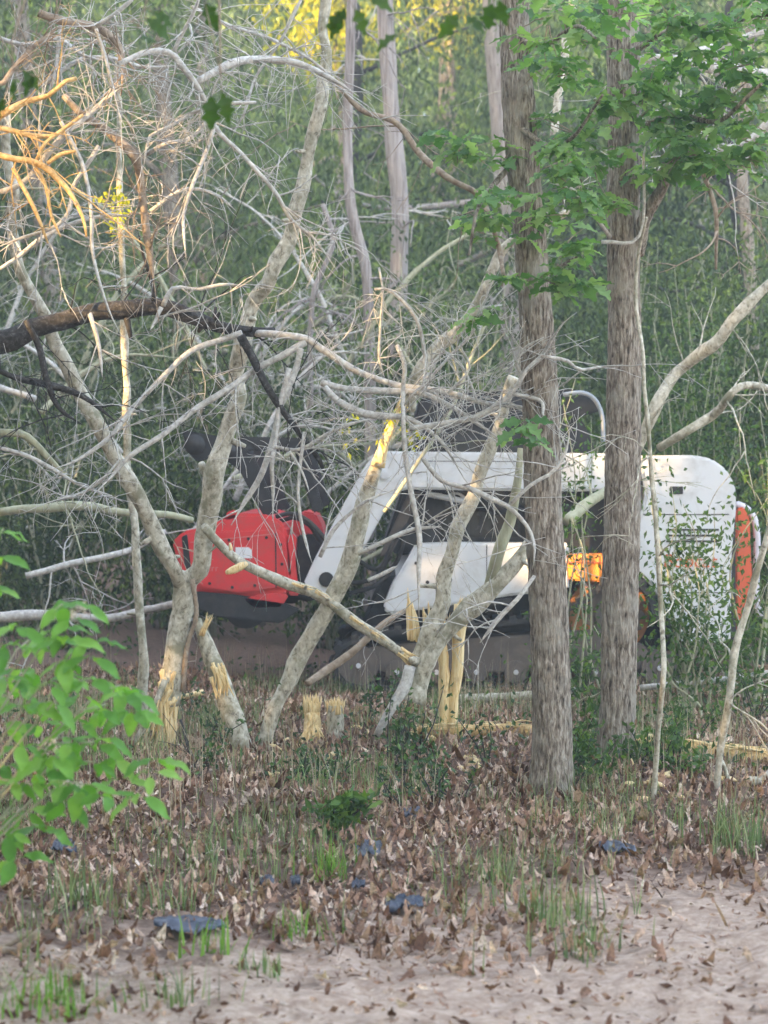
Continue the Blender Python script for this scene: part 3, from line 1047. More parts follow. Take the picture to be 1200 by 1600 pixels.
# mulching head
H0, H1 = W0 - .12, W1 + .12
side = [(271, 846), (288, 830), (322, 823), (346, 812), (372, 802), (412, 802), (436, 812), (448, 824), (456, 900), (452, 925), (438, 934), (412, 935), (372, 928), (330, 928), (300, 922), (284, 895)]
head = poly('mulcher_head', side, H0 + .03, H1 - .03, M['red_paint'], loader, .02)
poly('end_plate', [(296, 842), (330, 830), (436, 826), (446, 838), (448, 915), (405, 922), (375, 925), (318, 917), (302, 900)], H0, H0 + .03, M['red_paint'], head, .008)
poly('end_plate', [(296, 842), (330, 830), (436, 826), (446, 838), (448, 915), (405, 922), (375, 925), (318, 917), (302, 900)], H1 - .03, H1, M['red_paint'], head, .008)
poly('slit', [(286, 838), (294, 834), (300, 862), (306, 900), (300, 905), (290, 880)], H0 + .02, H0 + .034, M['black_steel'], head, .004)
for (a, b) in [(310, 852), (330, 846), (360, 843), (390, 841), (418, 839), (440, 850), (442, 880), (440, 905), (400, 913), (365, 916), (330, 910)]:
    mb = MB(); cyl_y(mb, S(a, b), .012, H0 - .012, H0 + .01, 10, .002); put('bolt', mb, M['black_steel'], head, False)
poly('lift_eye', [(352, 812), (356, 800), (366, 796), (374, 804), (372, 812)], H0 + .05, H0 + .09, M['red_paint'], head, .004)
poly('upper_seam', [(300, 846), (428, 833), (428, 834.2), (300, 847.2)], H0 - .002, H0 + .01, M['decal_dark_red'], head, 0)
poly('seam', [(431, 832), (433, 832), (434, 916), (432, 917)], H0 - .003, H0 + .01, M['black_steel'], head, 0)
poly('warning_decal', [(370, 854), (390, 854), (395, 858), (396, 871), (370, 871)], H0 - .003, H0 + .004, M['decal_white'], head, 0)
mb = MB()
for k, x in enumerate((327, 333, 339)):                      # worn lettering: only 'err' like strokes can be read
    prism(mb, SP([(x, 885), (x + 1.4, 885), (x + 1.4, 891), (x, 891)]), H0 - .003, H0 + .003)
    prism(mb, SP([(x + 1.4, 885), (x + 4, 885), (x + 4, 886.2), (x + 1.4, 886.2)]), H0 - .003, H0 + .003)
    if k == 0:
        prism(mb, SP([(x + 1.4, 887.6), (x + 3.6, 887.6), (x + 3.6, 888.7), (x + 1.4, 888.7)]), H0 - .003, H0 + .003)
        prism(mb, SP([(x + 1.4, 889.9), (x + 4, 889.9), (x + 4, 891), (x + 1.4, 891)]), H0 - .003, H0 + .003)
put('lettering', mb, M['decal_dark_red'], head, False)
poly('lower_skirt', [(380, 934), (408, 928), (440, 925), (452, 930), (440, 948), (400, 950)], H0 + .0, H0 + .1, M['red_paint'], head, .008)
poly('motor_guard', [(455, 812), (470, 800), (490, 803), (502, 825), (506, 850), (480, 838), (456, 838)], W0 + .3, W0 + 1.1, M['red_paint'], head, .015)
poly('coupler_plate', [(462, 838), (505, 835), (508, 930), (480, 945), (462, 940)], W0 + .25, W1 - .25, M['black_steel'], head, .015)
poly('coupler_bracket', [(446, 836), (464, 834), (462, 880), (468, 930), (452, 930)], H0 + .05, H0 + .12, M['red_paint'], head, .01)
mb = MB(); cyl_y(mb, S(385, 946), .165, H0 + .06, H1 - .06, 30, .01); drum = put('rotor_drum', mb, M['black_steel'], head, False)
cx_, cz_ = S(385, 946)
for k in range(34):
    a = k * 2.399; y = H0 + .12 + (H1 - H0 - .24) * k / 33
    mb = MB(); r0, r1 = .155, .215
    u = np.array((math.cos(a), 0, math.sin(a))); t = np.array((-math.sin(a), 0, math.cos(a))); c = np.array((cx_, y, cz_))
    v = [c + u * r + t * s * w + np.array((0, e, 0)) for r, w in ((r0, .03), (r1, .022)) for s in (-1, 1) for e in (-.025, .025)]
    mb.add(v, [np.array([(0, 1, 3, 2), (4, 6, 7, 5), (0, 4, 5, 1), (2, 3, 7, 6), (0, 2, 6, 4), (1, 5, 7, 3)])])
    put('cutter_tooth', mb, M['muddy_steel'], drum, False)
poly('skid_shoe', [(300, 922), (372, 928), (440, 938), (470, 950), (440, 972), (340, 962), (302, 945)], H0 + .0, H0 + .05, M['black_steel'], head, .01)
poly('skid_shoe', [(300, 922), (372, 928), (440, 938), (470, 950), (440, 972), (340, 962), (302, 945)], H1 - .05, H1, M['black_steel'], head, .01)
# push bar above the head: two leaning side plates, two rails
for y in (H0 + .1, H1 - .18):
    poly('push_bar_plate', [(285, 672), (372, 686), (400, 720), (436, 802), (412, 806), (374, 735), (345, 712), (308, 722), (292, 705)], y, y + .05, M['black_steel'], head, .01)
    poly('push_bar_strut', [(455, 690), (474, 694), (505, 795), (488, 802)], y + .1, y + .16, M['black_steel'], head, .01)
mb = MB()
cyl_y(mb, S(305, 695), .075, H0 + .06, H1 - .06, 18)
cyl_y(mb, S(360, 705), .05, H0 + .06, H1 - .06, 16)
put('push_bar_rail', mb, M['black_steel'], head)
poly('push_bar_top', [(370, 682), (470, 684), (474, 706), (378, 704)], H0 + .12, H0 + .2, M['black_steel'], head, .01)
# hoses
for k, (pp, y) in enumerate([([(430, 808), (455, 803), (482, 815), (505, 840), (520, 870)], .05), ([(436, 815), (460, 810), (485, 824), (503, 850), (540, 860)], .1),
                             ([(540, 860), (580, 890), (600, 880), (615, 850), (640, 820)], .14), ([(500, 870), (540, 910), (585, 905), (610, 870)], .2), ([(545, 930), (590, 915), (620, 880), (632, 845)], .17)]):
    mb = MB()
    P = spline([(*S(a, b), 0) for a, b in pp], 24)[:, [0, 2, 1]] + np.array((0, W0 + y, 0))
    sweep(mb, P, [.017] * 24, 7); put('hydraulic_hose', mb, M['rubber'], loader)
# =================================================================== TREES, LIMBS, STUMPS
def trace(pts, Y0, Y1, wav=0.0, n=None):
    """polyline through photograph points, its depth running from Y0 to Y1 with a slow wave"""
    k = len(pts)
    t = np.linspace(0, 1, k)
    Ys = Y0 + (Y1 - Y0) * t + (R.normal(0, wav, k) if wav else 0)
    P = np.array([at(a, b, y) for (a, b), y in zip(pts, Ys)])
    L = np.linalg.norm(np.diff(P, axis=0), axis=1).sum()
    return spline(P, n or int(max(10, L / 0.045)))


def taper(n, r0, r1, Y, knots=0.07):
    r = np.interp(np.linspace(0, 1, n), np.linspace(0, 1, 2 if np.isscalar(r1) else 1 + len(r1)), np.array([r0] + ([r1] if np.isscalar(r1) else list(r1)))) * Y / FPX
    return r * (1 + knots * np.interp(np.arange(n), np.arange(0, n + 4, 4), R.standard_normal(len(np.arange(0, n + 4, 4)))))


FINE = {}


def twig(mb, p, d, L, r, depth, droop=0.25, kids=1.0):
    n = max(5, int(L / .05))
    d = unit(np.asarray(d, float))
    pts = [np.asarray(p, float)]
    curl = R.normal(0, .06, 3)
    for k in range(n - 1):
        d = unit(d + curl * .8 + R.normal(0, .12, 3) + np.array((0, 0, -droop * .10)))
        pts.append(pts[-1] + d * L / (n - 1))
    P = np.array(pts)
    sweep(mb, P, np.linspace(r, max(r * .3, .0012), n), 5 if r > .006 else 4, .12)
    if depth > 0:
        for k in range(1 + int(kids * R.integers(1, 4))):
            i = R.integers(1, n - 1)
            dd = unit(P[min(i + 1, n - 1)] - P[i])
            nd = unit(dd + R.normal(0, .75, 3))
            twig(mb, P[i], nd, L * R.uniform(.3, .65), r * .62, depth - 1, droop, kids * .8)


def limb(parent, name, pts, Y0, Y1, r0, r1, matl, wav=.06, sides=9, rough=.05, twigs=0, tl=(.2, .6), droop=.4, up=0.0, tw_mat=None, stubs=0, tr=.004):
    if matl in (M['dead_wood'], M['brown_wood'], M['peeled_or_sunlit_wood']) and name in ('limb', 'branch'):
        kk = .58 if matl is M['peeled_or_sunlit_wood'] else .72
        r0 = r0 * kk; r1 = r1 * kk if np.isscalar(r1) else [q * kk for q in r1]
    P = trace(pts, Y0, Y1, wav)
    P = wobble(P, .15 * max(r0, 3) * Y0 / FPX)
    rr = taper(len(P), r0, r1, (Y0 + Y1) / 2)
    if name in ('branch', 'limb') and matl in (M['dead_wood'], M['dark_bark'], M['brown_wood']):
        q = np.linspace(0, 1, len(P))
        rr = rr * np.clip((1.0 - q) / .16, .22, 1)
    P = P + np.cumsum(R.normal(0, .09 * max(r0, 3) * Y0 / FPX, P.shape), 0) * .35 * np.minimum(1, np.arange(len(P)) / 6)[:, None] if matl in (M['dead_wood'],) else P
    mb = MB()
    if r0 > 8 and sides > 8:
        sides = 20
        a_ = vnoise((len(P), sides), (max(2, len(P) // 4), 5)); b_ = vnoise((len(P), sides), (max(2, len(P) // 2), 10))
        sweep(mb, P, rr, sides, rough * .5, prof=1 + .30 * (a_ - .5) + .14 * (b_ - .5))
    else:
        sweep(mb, P, rr, sides, rough)
    for k in range(stubs):
        i = R.integers(2, len(P) - 2)
        d = unit(np.cross(unit(P[i + 1] - P[i]), R.standard_normal(3)))
        sweep(mb, [P[i], P[i] + d * rr[i] * 1.6, P[i] + d * rr[i] * R.uniform(2, 3.5)], [rr[i] * .5, rr[i] * .33, rr[i] * .22], 6, .1)
    o = put(name, mb, matl, parent)
    for k in range(int(math.ceil(twigs * (.62 if parent.name == 'fallen_tree' else .8 if matl is not M['peeled_or_sunlit_wood'] else .5)))):
        i = R.integers(int(len(P) * .1), len(P) - 1)
        t = unit(P[min(i + 1, len(P) - 1)] - P[i])
        d = unit(t * .5 + R.normal(0, .8, 3) * np.array((1, .9, 1)) + np.array((0, 0, up)))
        m2 = MB()
        twig(m2, P[i], d, R.uniform(*tl), min(rr[i] * .6, tr * R.uniform(.7, 1.4)), 2, droop, .75)
        put('twig', m2, tw_mat or matl, parent)
    if twigs and name in ('branch', 'limb'):
        key = (parent.name, (tw_mat or matl).name)
        fm = FINE.setdefault(key, MB())
        for k in range(int(twigs * (.45 if parent.name == 'fallen_tree' else .75 if matl is not M['peeled_or_sunlit_wood'] else .3))):
            i = R.integers(int(len(P) * .1), len(P) - 1)
            d = unit(unit(P[i + 1] - P[i]) * .7 + R.normal(0, .8, 3) * np.array((1, .9, 1)))
            twig(fm, P[i], d, R.uniform(.15, .55), min(rr[i] * .5, .003), 1, droop, .8)
    return P, rr


# ---------------------------------------------------------------- two big oaks, bark ridges in the geometry
def bark_trunk(pts, Y, rpx, parent, flare=.30):
    P = trace(pts, Y, Y, 0, 300)
    n = len(P); sides = 84
    r = np.interp(np.linspace(0, 1, n), np.linspace(0, 1, len(rpx)), rpx) * Y / FPX
    hgt = P[:, 2] - P[0, 2]
    r = r * (1 + flare * np.exp(-hgt / .16))
    H = int(n / 5)
    rows = np.arange(n)[:, None]
    a = vnoise((n, sides), (H, 21)); b = vnoise((n, sides), (H // 2, 13)); c = vnoise((n, sides), (int(n / 2.2), 42)); e = vnoise((n, sides), (n // 40 + 2, 5))
    g_ = vnoise((n, sides), (int(n / 3.5), 42)); ridge = 1 - np.abs(2 * a - 1) * 1.2; rg2 = 1 - np.abs(2 * g_ - 1) * 1.3
    prof = 1 + .055 * (ridge - .5) + .05 * (b - .5) + .03 * (c - .5) + .055 * (rg2 - .5) + .09 * (e - .5)
    mb = MB()
    sweep(mb, P, r, sides, 0, prof=prof)
    put('trunk', mb, M['oak_bark'], parent)
    return P


oakA_px = [(864, 1262), (862, 1100), (858, 950), (850, 800), (845, 650), (838, 500), (826, 350), (812, 200), (805, 60), (800, -160)]
oakB_px = [(957, 1222), (965, 1100), (968, 950), (972, 800), (975, 650), (976, 500), (973, 350), (975, 200), (973, 60), (976, -160)]
YA, YB = 9.56, 10.25
oakA = empty('oak_tree', at(864, 1250, YA), 'thicker of the two upright oaks, furrowed trunk left of the sunlit orange panel', 'tree')
bark_trunk(oakA_px, YA, [31, 30, 29.5, 28.5, 27.5, 26, 24.5, 25, 23, 22], oakA)
oakB = empty('oak_tree', at(957, 1215, YB), 'thinner right hand oak with dark furrowed trunk in front of the machine rear', 'tree')
bark_trunk(oakB_px, YB, [28, 28, 28, 28, 26.5, 25.5, 25, 25, 24, 23], oakB)
limb(oakB, 'limb', [(996, 395), (1006, 345), (1022, 315), (1040, 285), (1060, 230)], YB, YB - .3, 13, 6, M['oak_bark'], .02)
limb(oakB, 'limb', [(955, 372), (900, 300), (860, 285)], YB, YB - 1.2, 5, 2, M['dead_wood'], .02)
limb(oakB, 'limb', [(985, 210), (1050, 180), (1120, 190), (1190, 130)], YB, YB - .9, 6, 2.5, M['oak_bark'], .05)
limb(oakB, 'limb', [(980, 90), (1040, 50), (1120, 40), (1210, 20)], YB, YB - .7, 6, 2.5, M['oak_bark'], .05)
limb(oakB, 'limb', [(940, 378), (1000, 367), (1006, 240), (1015, 215)], YB - .35, YB - .25, 4, 2.5, M['dead_wood'], .02)
limb(oakA, 'limb', [(806, 250), (770, 290), (745, 330), (735, 400)], YA, YA - .5, 5, 2, M['oak_bark'], .05)
limb(oakA, 'limb', [(812, 200), (860, 230), (900, 210), (940, 150)], YA, YA - .8, 5, 2, M['oak_bark'], .05)
limb(oakA, 'limb', [(835, 440), (870, 420), (910, 400), (930, 430)], YA, YA - .6, 4, 2, M['oak_bark'], .05)
limb(oakA, 'limb', [(806, 60), (850, 70), (900, 40), (930, 60)], YA, YA - .7, 5, 2, M['oak_bark'], .05)
# lobed leaves in sprays, each leaf its own piece up to 300 a tree
oak_meshes = leaf_proto('oak', 1.0, M['oak_leaf'], 8, .12)
bulk_oak = [leaf_mesh('oak', R, .14) for _ in range(6)]


def oak_sprays(parent, sprays, Y, per):
    C, D, Nn, Sz = [], [], [], []
    for (px, py, rp) in sprays:
        yy = Y - R.uniform(.1, .9)
        c = at(px, py, yy); rad = rp * yy / FPX
        nt_ = max(3, int(per * (rp / 50) ** 1.5 / 5))
        for k in range(nt_):
            q = c + R.normal(0, .55, 3) * rad * np.array((1, 1, .75))
            yaw = R.uniform(0, 2 * np.pi)
            for j in range(5):
                a = yaw + j * 1.25 + R.normal(0, .2)
                d = np.array((math.cos(a), math.sin(a), R.uniform(-.6, .15)))
                C.append(q + d * .02); D.append(unit(d)); Nn.append(np.array((0, -.25, 1)) + R.normal(0, .35, 3)); Sz.append(R.uniform(.065, .125))
            if R.random() < .5:
                mbt = MB(); twig(mbt, q + (c - q) * .8 + np.array((0, .05, -.02)), q - c + 1e-3, float(np.linalg.norm(q - c)) + .03, .004, 0, .1)
                put('twig', mbt, M['brown_wood'], parent)
    C = np.array(C); D = np.array(D); Nn = np.array(Nn); Sz = np.array(Sz)
    order = np.argsort(C[:, 1])
    for i in order[:300]:
        leaf_obj('leaf', oak_meshes[R.integers(8)], parent, C[i], D[i], Nn[i], Sz[i])
    i = order[300:]
    if len(i):
        mb = MB()
        d = D[i]; u = unit(np.cross(d, Nn[i])); w = np.cross(u, d)
        for k, (V, F) in enumerate(bulk_oak):
            s = np.arange(len(i)) % len(bulk_oak) == k
            W = C[i][s][:, None] + Sz[i][s][:, None, None] * (V[None, :, :1] * u[s][:, None] + V[None, :, 1:2] * d[s][:, None] + V[None, :, 2:] * w[s][:, None])
            mb.add(W.reshape(-1, 3), [(F[None] + (np.arange(s.sum()) * len(V))[:, None, None]).reshape(-1, 4)])
        tag(put('foliage', mb, M['oak_foliage'], parent), kind='stuff')


oak_sprays(oakA, [(865, 90, 45), (870, 110, 40), (890, 50, 60), (860, 20, 50), (868, 262, 42), (880, 300, 40), (862, 235, 35), (770, 330, 45), (760, 300, 35), (785, 245, 35), (720, 220, 40), (700, 215, 25),
                  (872, 400, 42), (885, 440, 40), (785, 440, 28), (740, 490, 30), (760, 360, 35), (900, 330, 40), (860, 340, 40), (815, 680, 25), (885, 380, 40), (930, 20, 50)], YA, 40)
oak_sprays(oakB, [(1010, 130, 55), (1000, 180, 45), (1050, 150, 55), (1080, 190, 55), (1110, 180, 45), (1030, 240, 50), (930, 150, 45), (905, 200, 50), (930, 250, 45), (895, 240, 40), (1070, 230, 55), (1100, 240, 45), (1040, 280, 40), (1130, 235, 40),
                  (1100, 40, 65), (1150, 30, 65), (1050, 20, 60), (1180, 90, 55), (1190, 20, 55), (1120, 90, 45), (1020, 45, 45), (1140, 150, 50), (1175, 180, 45), (1150, 250, 45), (1060, 100, 45), (985, 160, 40), (1160, 210, 35), (950, 320, 35), (910, 280, 45), (1190, 260, 35)], YB, 40)

# ---------------------------------------------------------------- torn wood helpers
def splinters(mb, c, axis, r, L, n, w=.007, spread=.25):
    n = int(n * 2.2); w = w * .62
    axis = unit(np.asarray(axis, float))
    u = unit(np.cross(axis, (0.3, 1, .1))); v = np.cross(axis, u)
    for k in range(n):
        a = R.uniform(0, 2 * np.pi); q = r * math.sqrt(R.random())
        b = c + (u * math.cos(a) + v * math.sin(a)) * q
        ln = L * R.uniform(.25, 1.0)
        e = b + (axis + (u * math.cos(a) + v * math.sin(a)) * spread * R.random() + R.normal(0, .06, 3)) * ln
        m_ = (b + e) / 2 + R.normal(0, .04 * ln, 3)
        ww = w * R.uniform(.5, 1.4)
        sweep(mb, [b - axis * .03, b, m_, e], [ww, ww, ww * .75, ww * .12], 5, .2)


# ---------------------------------------------------------------- pale forked tree at left
YF = 10.95
fork = empty('forked_tree', at(256, 1185, YF), 'pale forked tree with shredded base crossing in front of the red head', 'tree')
limb(fork, 'trunk', [(262, 1100), (264, 1060), (272, 1000), (280, 950), (287, 915), (296, 900)], YF, YF, 20, (19, 17, 16, 19, 17), M['pale_bark'], 0, 14, .04)
limb(fork, 'limb', [(283, 918), (270, 890), (240, 830), (206, 762), (180, 720), (150, 660), (130, 618), (85, 530), (55, 470), (28, 410), (18, 340), (22, 300), (12, 250), (8, 180)], YF, YF - .6, 12, (12, 12, 11, 10, 9, 8, 7), M['pale_bark'], .03, 12, .04, stubs=4)
limb(fork, 'limb', [(290, 912), (312, 880), (322, 830), (327, 790), (336, 740), (352, 690), (365, 640), (370, 580), (378, 530), (395, 478), (422, 435), (450, 380), (468, 310), (485, 230), (498, 150), (505, 80), (512, -40)], YF, YF - .5, 17, (16, 15, 13, 12, 11, 11, 10, 9, 8), M['pale_bark'], .03, 13, .05, stubs=5)
limb(fork, 'branch_stub', [(330, 745), (322, 735), (314, 724)], YF - .03, YF - .06, 9, 5, M['pale_bark'], 0, 9)
mb = MB()
for k in range(34):
    x0 = R.uniform(250, 278); y0 = R.uniform(1045, 1100)
    side_ = R.random()
    x1 = R.uniform(226, 250) if side_ < .4 else R.uniform(248, 272); y1 = R.uniform(1120, 1188)
    P = trace([(x0, y0), ((x0 + x1) / 2 + R.normal(0, 3), (y0 + y1) / 2), (x1, y1)], YF - .06 + R.normal(0, .02), YF - .05 + R.normal(0, .05), 0, 8)
    sweep(mb, P, np.linspace(.012, .004, 8) * R.uniform(.6, 1.5), 6, .2)
P = trace([(266, 1075), (262, 1120), (258, 1190)], YF, YF, 0, 14); sweep(mb, P, np.linspace(.062, .05, 14), 12, .12)
tag(put('torn_base', mb, M['raw_wood'], fork), kind='stuff')
limb(fork, 'bark_strip', [(258, 1062), (238, 1110), (206, 1165)], YF - .1, YF - .1, 5, 4, M['pale_bark'], 0, 7)
limb(fork, 'bark_strip', [(300, 905), (306, 960), (292, 1010), (286, 1080)], YF - .08, YF - .05, 4, 4, M['brown_wood'], 0, 6)

# thin straight sapling just left of the fork
t = empty('sapling', at(226, 1130, 11.6), 'thin straight pale sapling standing just left of the forked tree', 'sapling')
limb(t, 'trunk', [(226, 1150), (222, 1000), (214, 880), (205, 790), (198, 690), (196, 560), (192, 420), (188, 300), (184, 160), (183, 50)], 11.6, 11.4, 8.5, (8, 7, 6, 5.5, 5, 4.5, 4), M['pale_bark'], .02, 10, .04, stubs=3)

# snapped stem leaning left of the stumps
t = empty('snapped_tree', at(378, 1165, 10.9), 'snapped leaning pale stem with raw torn patch, right of the forked tree', 'broken tree')
P, rr = limb(t, 'trunk', [(380, 1172), (366, 1130), (350, 1090), (338, 1055), (322, 1010), (302, 965)], 10.9, 10.95, 15, (15, 14.5, 14, 13, 8), M['pale_bark'], 0, 13, .05)
mb = MB()
for k in range(22):
    a, b = R.uniform(328, 352), R.uniform(1035, 1060)
    Q = trace([(a, b), (a + 6, b + 18), (a + R.uniform(4, 14), b + 34)], 10.83, 10.83, .006, 6)
    sweep(mb, Q, np.linspace(.010, .003, 6) * R.uniform(.6, 1.4), 5, .2)
tag(put('torn_patch', mb, M['raw_wood'], t), kind='stuff')
mb = MB(); splinters(mb, at(317, 985, 10.85), (.35, -.1, 1), .02, .12, 9, .008)
tag(put('torn_tip', mb, M['raw_wood'], t), kind='stuff')

# long leaning stem with sunlit broken tip
YL = 11.05
t = empty('leaning_tree', at(412, 1165, YL), 'long leaning pale stem with a bare orange broken tip, crossing the white lift arm', 'broken tree')
limb(t, 'trunk', [(408, 1175), (428, 1115), (455, 1055), (490, 985), (520, 930), (545, 888), (556, 840), (568, 785), (590, 728)], YL, YL - .25, 11, (13, 14, 14, 15, 12, 10.5), M['pale_bark'], .02, 13, .04)
P, rr = limb(t, 'bare_tip', [(590, 728), (598, 705), (607, 680), (617, 655), (622, 640)], YL - .25, YL - .3, 10.5, (9.5, 8.5, 7), M['raw_wood'], 0, 11, .08)
mb = MB(); splinters(mb, P[-1], P[-1] - P[-5], .022, .10, 9, .008); tag(put('torn_tip', mb, M['raw_wood'], t), kind='stuff')
mb = MB()
C = np.array([at(a, b, YL - .35) for a, b in [(615, 648), (605, 655), (555, 655), (545, 675), (550, 690), (640, 670), (650, 690), (590, 690), (625, 640)] for _ in range(5)]) + R.normal(0, .025, (45, 3))
leaf_cards(mb, C, hang(45, .4), R.uniform(.03, .06, 45), R.uniform(.018, .03, 45))
tag(put('leaf_tatters', mb, M['yellow_leaf'], t, False), kind='stuff')

# diagonal broken limb with splintered lower end
t = empty('broken_limb', at(632, 1030, 10.9), 'diagonal broken limb with peeled splintered lower end, lying across the red head', 'broken tree')
P, rr = limb(t, 'trunk', [(318, 822), (340, 848), (372, 876), (420, 900), (465, 918), (505, 935), (550, 968), (590, 995), (628, 1020)], 10.75, 10.95, 7.5, (8, 8.5, 9, 9, 9, 8.5, 7), M['pale_bark'], .02, 11, .05, stubs=3)
mb = MB()
for a in (.50, .62, .8, .9):
    i = int(a * (len(P) - 2)); tt = unit(P[i + 1] - P[i])
    splinters(mb, P[i] + np.array((0, -rr[i] * .8, rr[i] * .3)), tt, .012, .14, 6, .007, .1)
splinters(mb, P[-1], unit(P[-1] - P[-4]), .028, .16, 22, .008, .3)
tag(put('torn_end', mb, M['raw_wood'], t), kind='stuff')
mb = MB(); Q = trace([(386, 880), (370, 888), (353, 895)], 10.6, 10.55, 0, 7); sweep(mb, Q, np.array([.012, .02, .023, .023, .022, .02, .012]), 7, .12)
Q = trace([(361, 860), (359, 848)], 10.65, 10.65, 0, 4); sweep(mb, Q, [.012, .011, .009, .005], 6, .1)
tag(put('peeled_splinters', mb, M['raw_wood'], t), kind='stuff')

# shattered tree: splintered stakes and the leaning stems still hinged on it
YS = 11.1
sh = empty('shattered_tree', at(700, 1170, YS), 'shattered multi stemmed tree with tall yellow splintered stakes in front of the tracks', 'broken tree')
for pts, r0, r1 in (([(693, 1178), (692, 1120), (694, 1060), (691, 1010), (690, 975)], 8, (8, 8, 7.5, 6.5)), ([(706, 1175), (708, 1110), (711, 1060), (716, 1000), (724, 945)], 8.5, (8.5, 9, 11, 13))):
    limb(sh, 'splintered_stake', pts, YS, YS - .02, r0, r1, M['raw_wood'], 0, 9, .16)
limb(sh, 'stump_shaft', [(692, 1180), (693, 1145)], YS + .01, YS + .01, 10, 9, M['pale_bark'], 0, 10)
limb(sh, 'stump_shaft', [(706, 1180), (707, 1120)], YS + .01, YS + .01, 10, 9, M['pale_bark'], 0, 10)
mb = MB()
for (a, b, n_) in ((724, 955, 16), (690, 985, 12), (715, 975, 14)):
    splinters(mb, at(a, b, YS - .02), (.1, 0, 1), .035, .10, n_, .007, .2)
tag(put('splinters', mb, M['raw_wood'], sh), kind='stuff')
mb = MB()
for (a, b, h, w) in ((636, 1000, 58, 3.6), (640, 1002, 66, 3.4), (644, 1000, 60, 3.8), (648, 1002, 50, 3.5), (651, 1004, 44, 3), (637, 990, 72, 2.4), (661, 990, 42, 2.6), (665, 992, 34, 2.6), (669, 985, 46, 2.5), (689, 965, 28, 3), (693, 966, 22, 3)):
    Q = trace([(a + 4, b), (a + 2, b - h * .5), (a, b - h)], YS - .05, YS - .05, .01, 8); sweep(mb, Q, np.array([1, 1, 1, .95, .9, .8, .6, .1]) * w * YS / FPX, 6, .15)
tag(put('splinters', mb, M['raw_wood'], sh), kind='stuff')
limb(sh, 'limb', [(638, 1095), (648, 1050), (665, 1010), (685, 945), (703, 875), (720, 820), (738, 775), (752, 735), (772, 685), (795, 640), (806, 590)], YS - .1, YS - .25, 22, (20, 15, 12, 10.5, 11, 10, 9.5, 9, 8), M['pale_bark'], .02, 12, .05, stubs=4)
limb(sh, 'limb', [(648, 1080), (672, 1022), (700, 985), (735, 950), (765, 920), (795, 890), (815, 868), (826, 850)], YS - .14, YS - .2, 15, (13, 14, 15, 17, 13, 11, 8), M['pale_bark'], .01, 12, .05, stubs=3)
limb(sh, 'limb', [(765, 915), (783, 860), (800, 815), (808, 770), (815, 700)], YS - .2, YS - .25, 9.5, (9.5, 9, 7, 5), M['olive_stem'], .02, 10, .05)
limb(sh, 'root_limb', [(588, 1150), (610, 1108), (632, 1070), (640, 1040)], YS - .25, YS - .2, 6, (7, 9, 9), M['dead_wood'], .01, 9, .06)

# the two splintered stumps
for a, b, top, r, lab in ((488, 1172, 1098, 13, 'left splintered yellow stump with long ragged fibres at its foot'), (524, 1160, 1102, 13, 'right short stump with grey bark and a flat ragged yellow top')):
    t = empty('broken_stump', at(a, b, 11.2), lab, 'stump', 'snapped stumps in the clearing')
    Q = trace([(a, b + 6), (a, (b + top) / 2), (a, top)], 11.2, 11.2, 0, 12)
    mb = MB(); sweep(mb, Q, np.linspace(r * 1.15, r * .95, 12) * 11.2 / FPX, 14, .08)
    put('trunk', mb, M['raw_wood'] if a < 500 else M['pale_bark'], t)
    mb = MB(); splinters(mb, Q[-1] - np.array((0, 0, .02)), (0, 0, 1), r * 11.2 / FPX, .075, 46, .0085, .25)
    if a < 500:
        for k in range(22):
            x1 = a + R.uniform(-34, 34)
            Q2 = trace([(a + R.uniform(-9, 9), R.uniform(1110, 1140)), ((a + x1) / 2, 1150), (x1, R.uniform(1160, 1176))], 11.15, 11.1, .02, 7); sweep(mb, Q2, np.linspace(.013, .004, 7), 5, .2)
    tag(put('torn_top', mb, M['raw_wood'], t), kind='stuff')

# ---------------------------------------------------------------- fallen dead tree arching across
YD = 9.6
arch = empty('fallen_tree', at(-60, 545, YD), 'fallen dark barked tree arching in from the left with grey twiggy branches', 'dead tree')
D_ = M['dead_wood']
limb(arch, 'trunk', [(-90, 552), (0, 532), (60, 510), (118, 492), (160, 484), (215, 478), (268, 481), (310, 496), (345, 513), (385, 523), (430, 520)], YD, YD + .3, 18, (17.5, 17, 16, 15, 14, 13, 12, 10, 8, 7), M['arch_bark'], .02, 14, .10, twigs=14, tl=(.25, .6), stubs=7)
limb(arch, 'branch', [(400, 521), (440, 523), (478, 530), (505, 548), (560, 581), (610, 600), (650, 606), (700, 612), (760, 630), (830, 640), (900, 690)], YD + .25, YD + .1, 8.5, (8, 8, 8, 7, 6.5, 6, 5, 4, 3), D_, .04, 9, .06, twigs=26)
limb(arch, 'branch', [(378, 520), (345, 533), (297, 550), (255, 590), (200, 647), (172, 684), (120, 720), (80, 735)], YD + .2, YD - .1, 7, (6, 5.5, 5, 4.5, 4), D_, .03, 8, .06, twigs=15)
limb(arch, 'branch', [(476, 535), (440, 556), (400, 577), (350, 612), (300, 643), (255, 678), (207, 710), (178, 740), (153, 767)], YD + .2, YD - .15, 8, (7.5, 7, 6.5, 6, 5, 4), D_, .03, 8, .06, twigs=17)
limb(arch, 'branch', [(503, 598), (530, 605), (570, 609), (610, 611), (650, 613), (700, 632), (745, 660), (790, 690)], YD + .1, YD, 7, (7, 7, 6.5, 6, 4, 3), D_, .03, 9, .06, twigs=17)
limb(arch, 'branch', [(508, 605), (525, 625), (560, 644), (600, 650), (640, 655), (690, 690), (720, 740)], YD + .05, YD - .05, 7, (8, 7.5, 6.5, 5, 3.5), D_, .03, 9, .06, twigs=14)
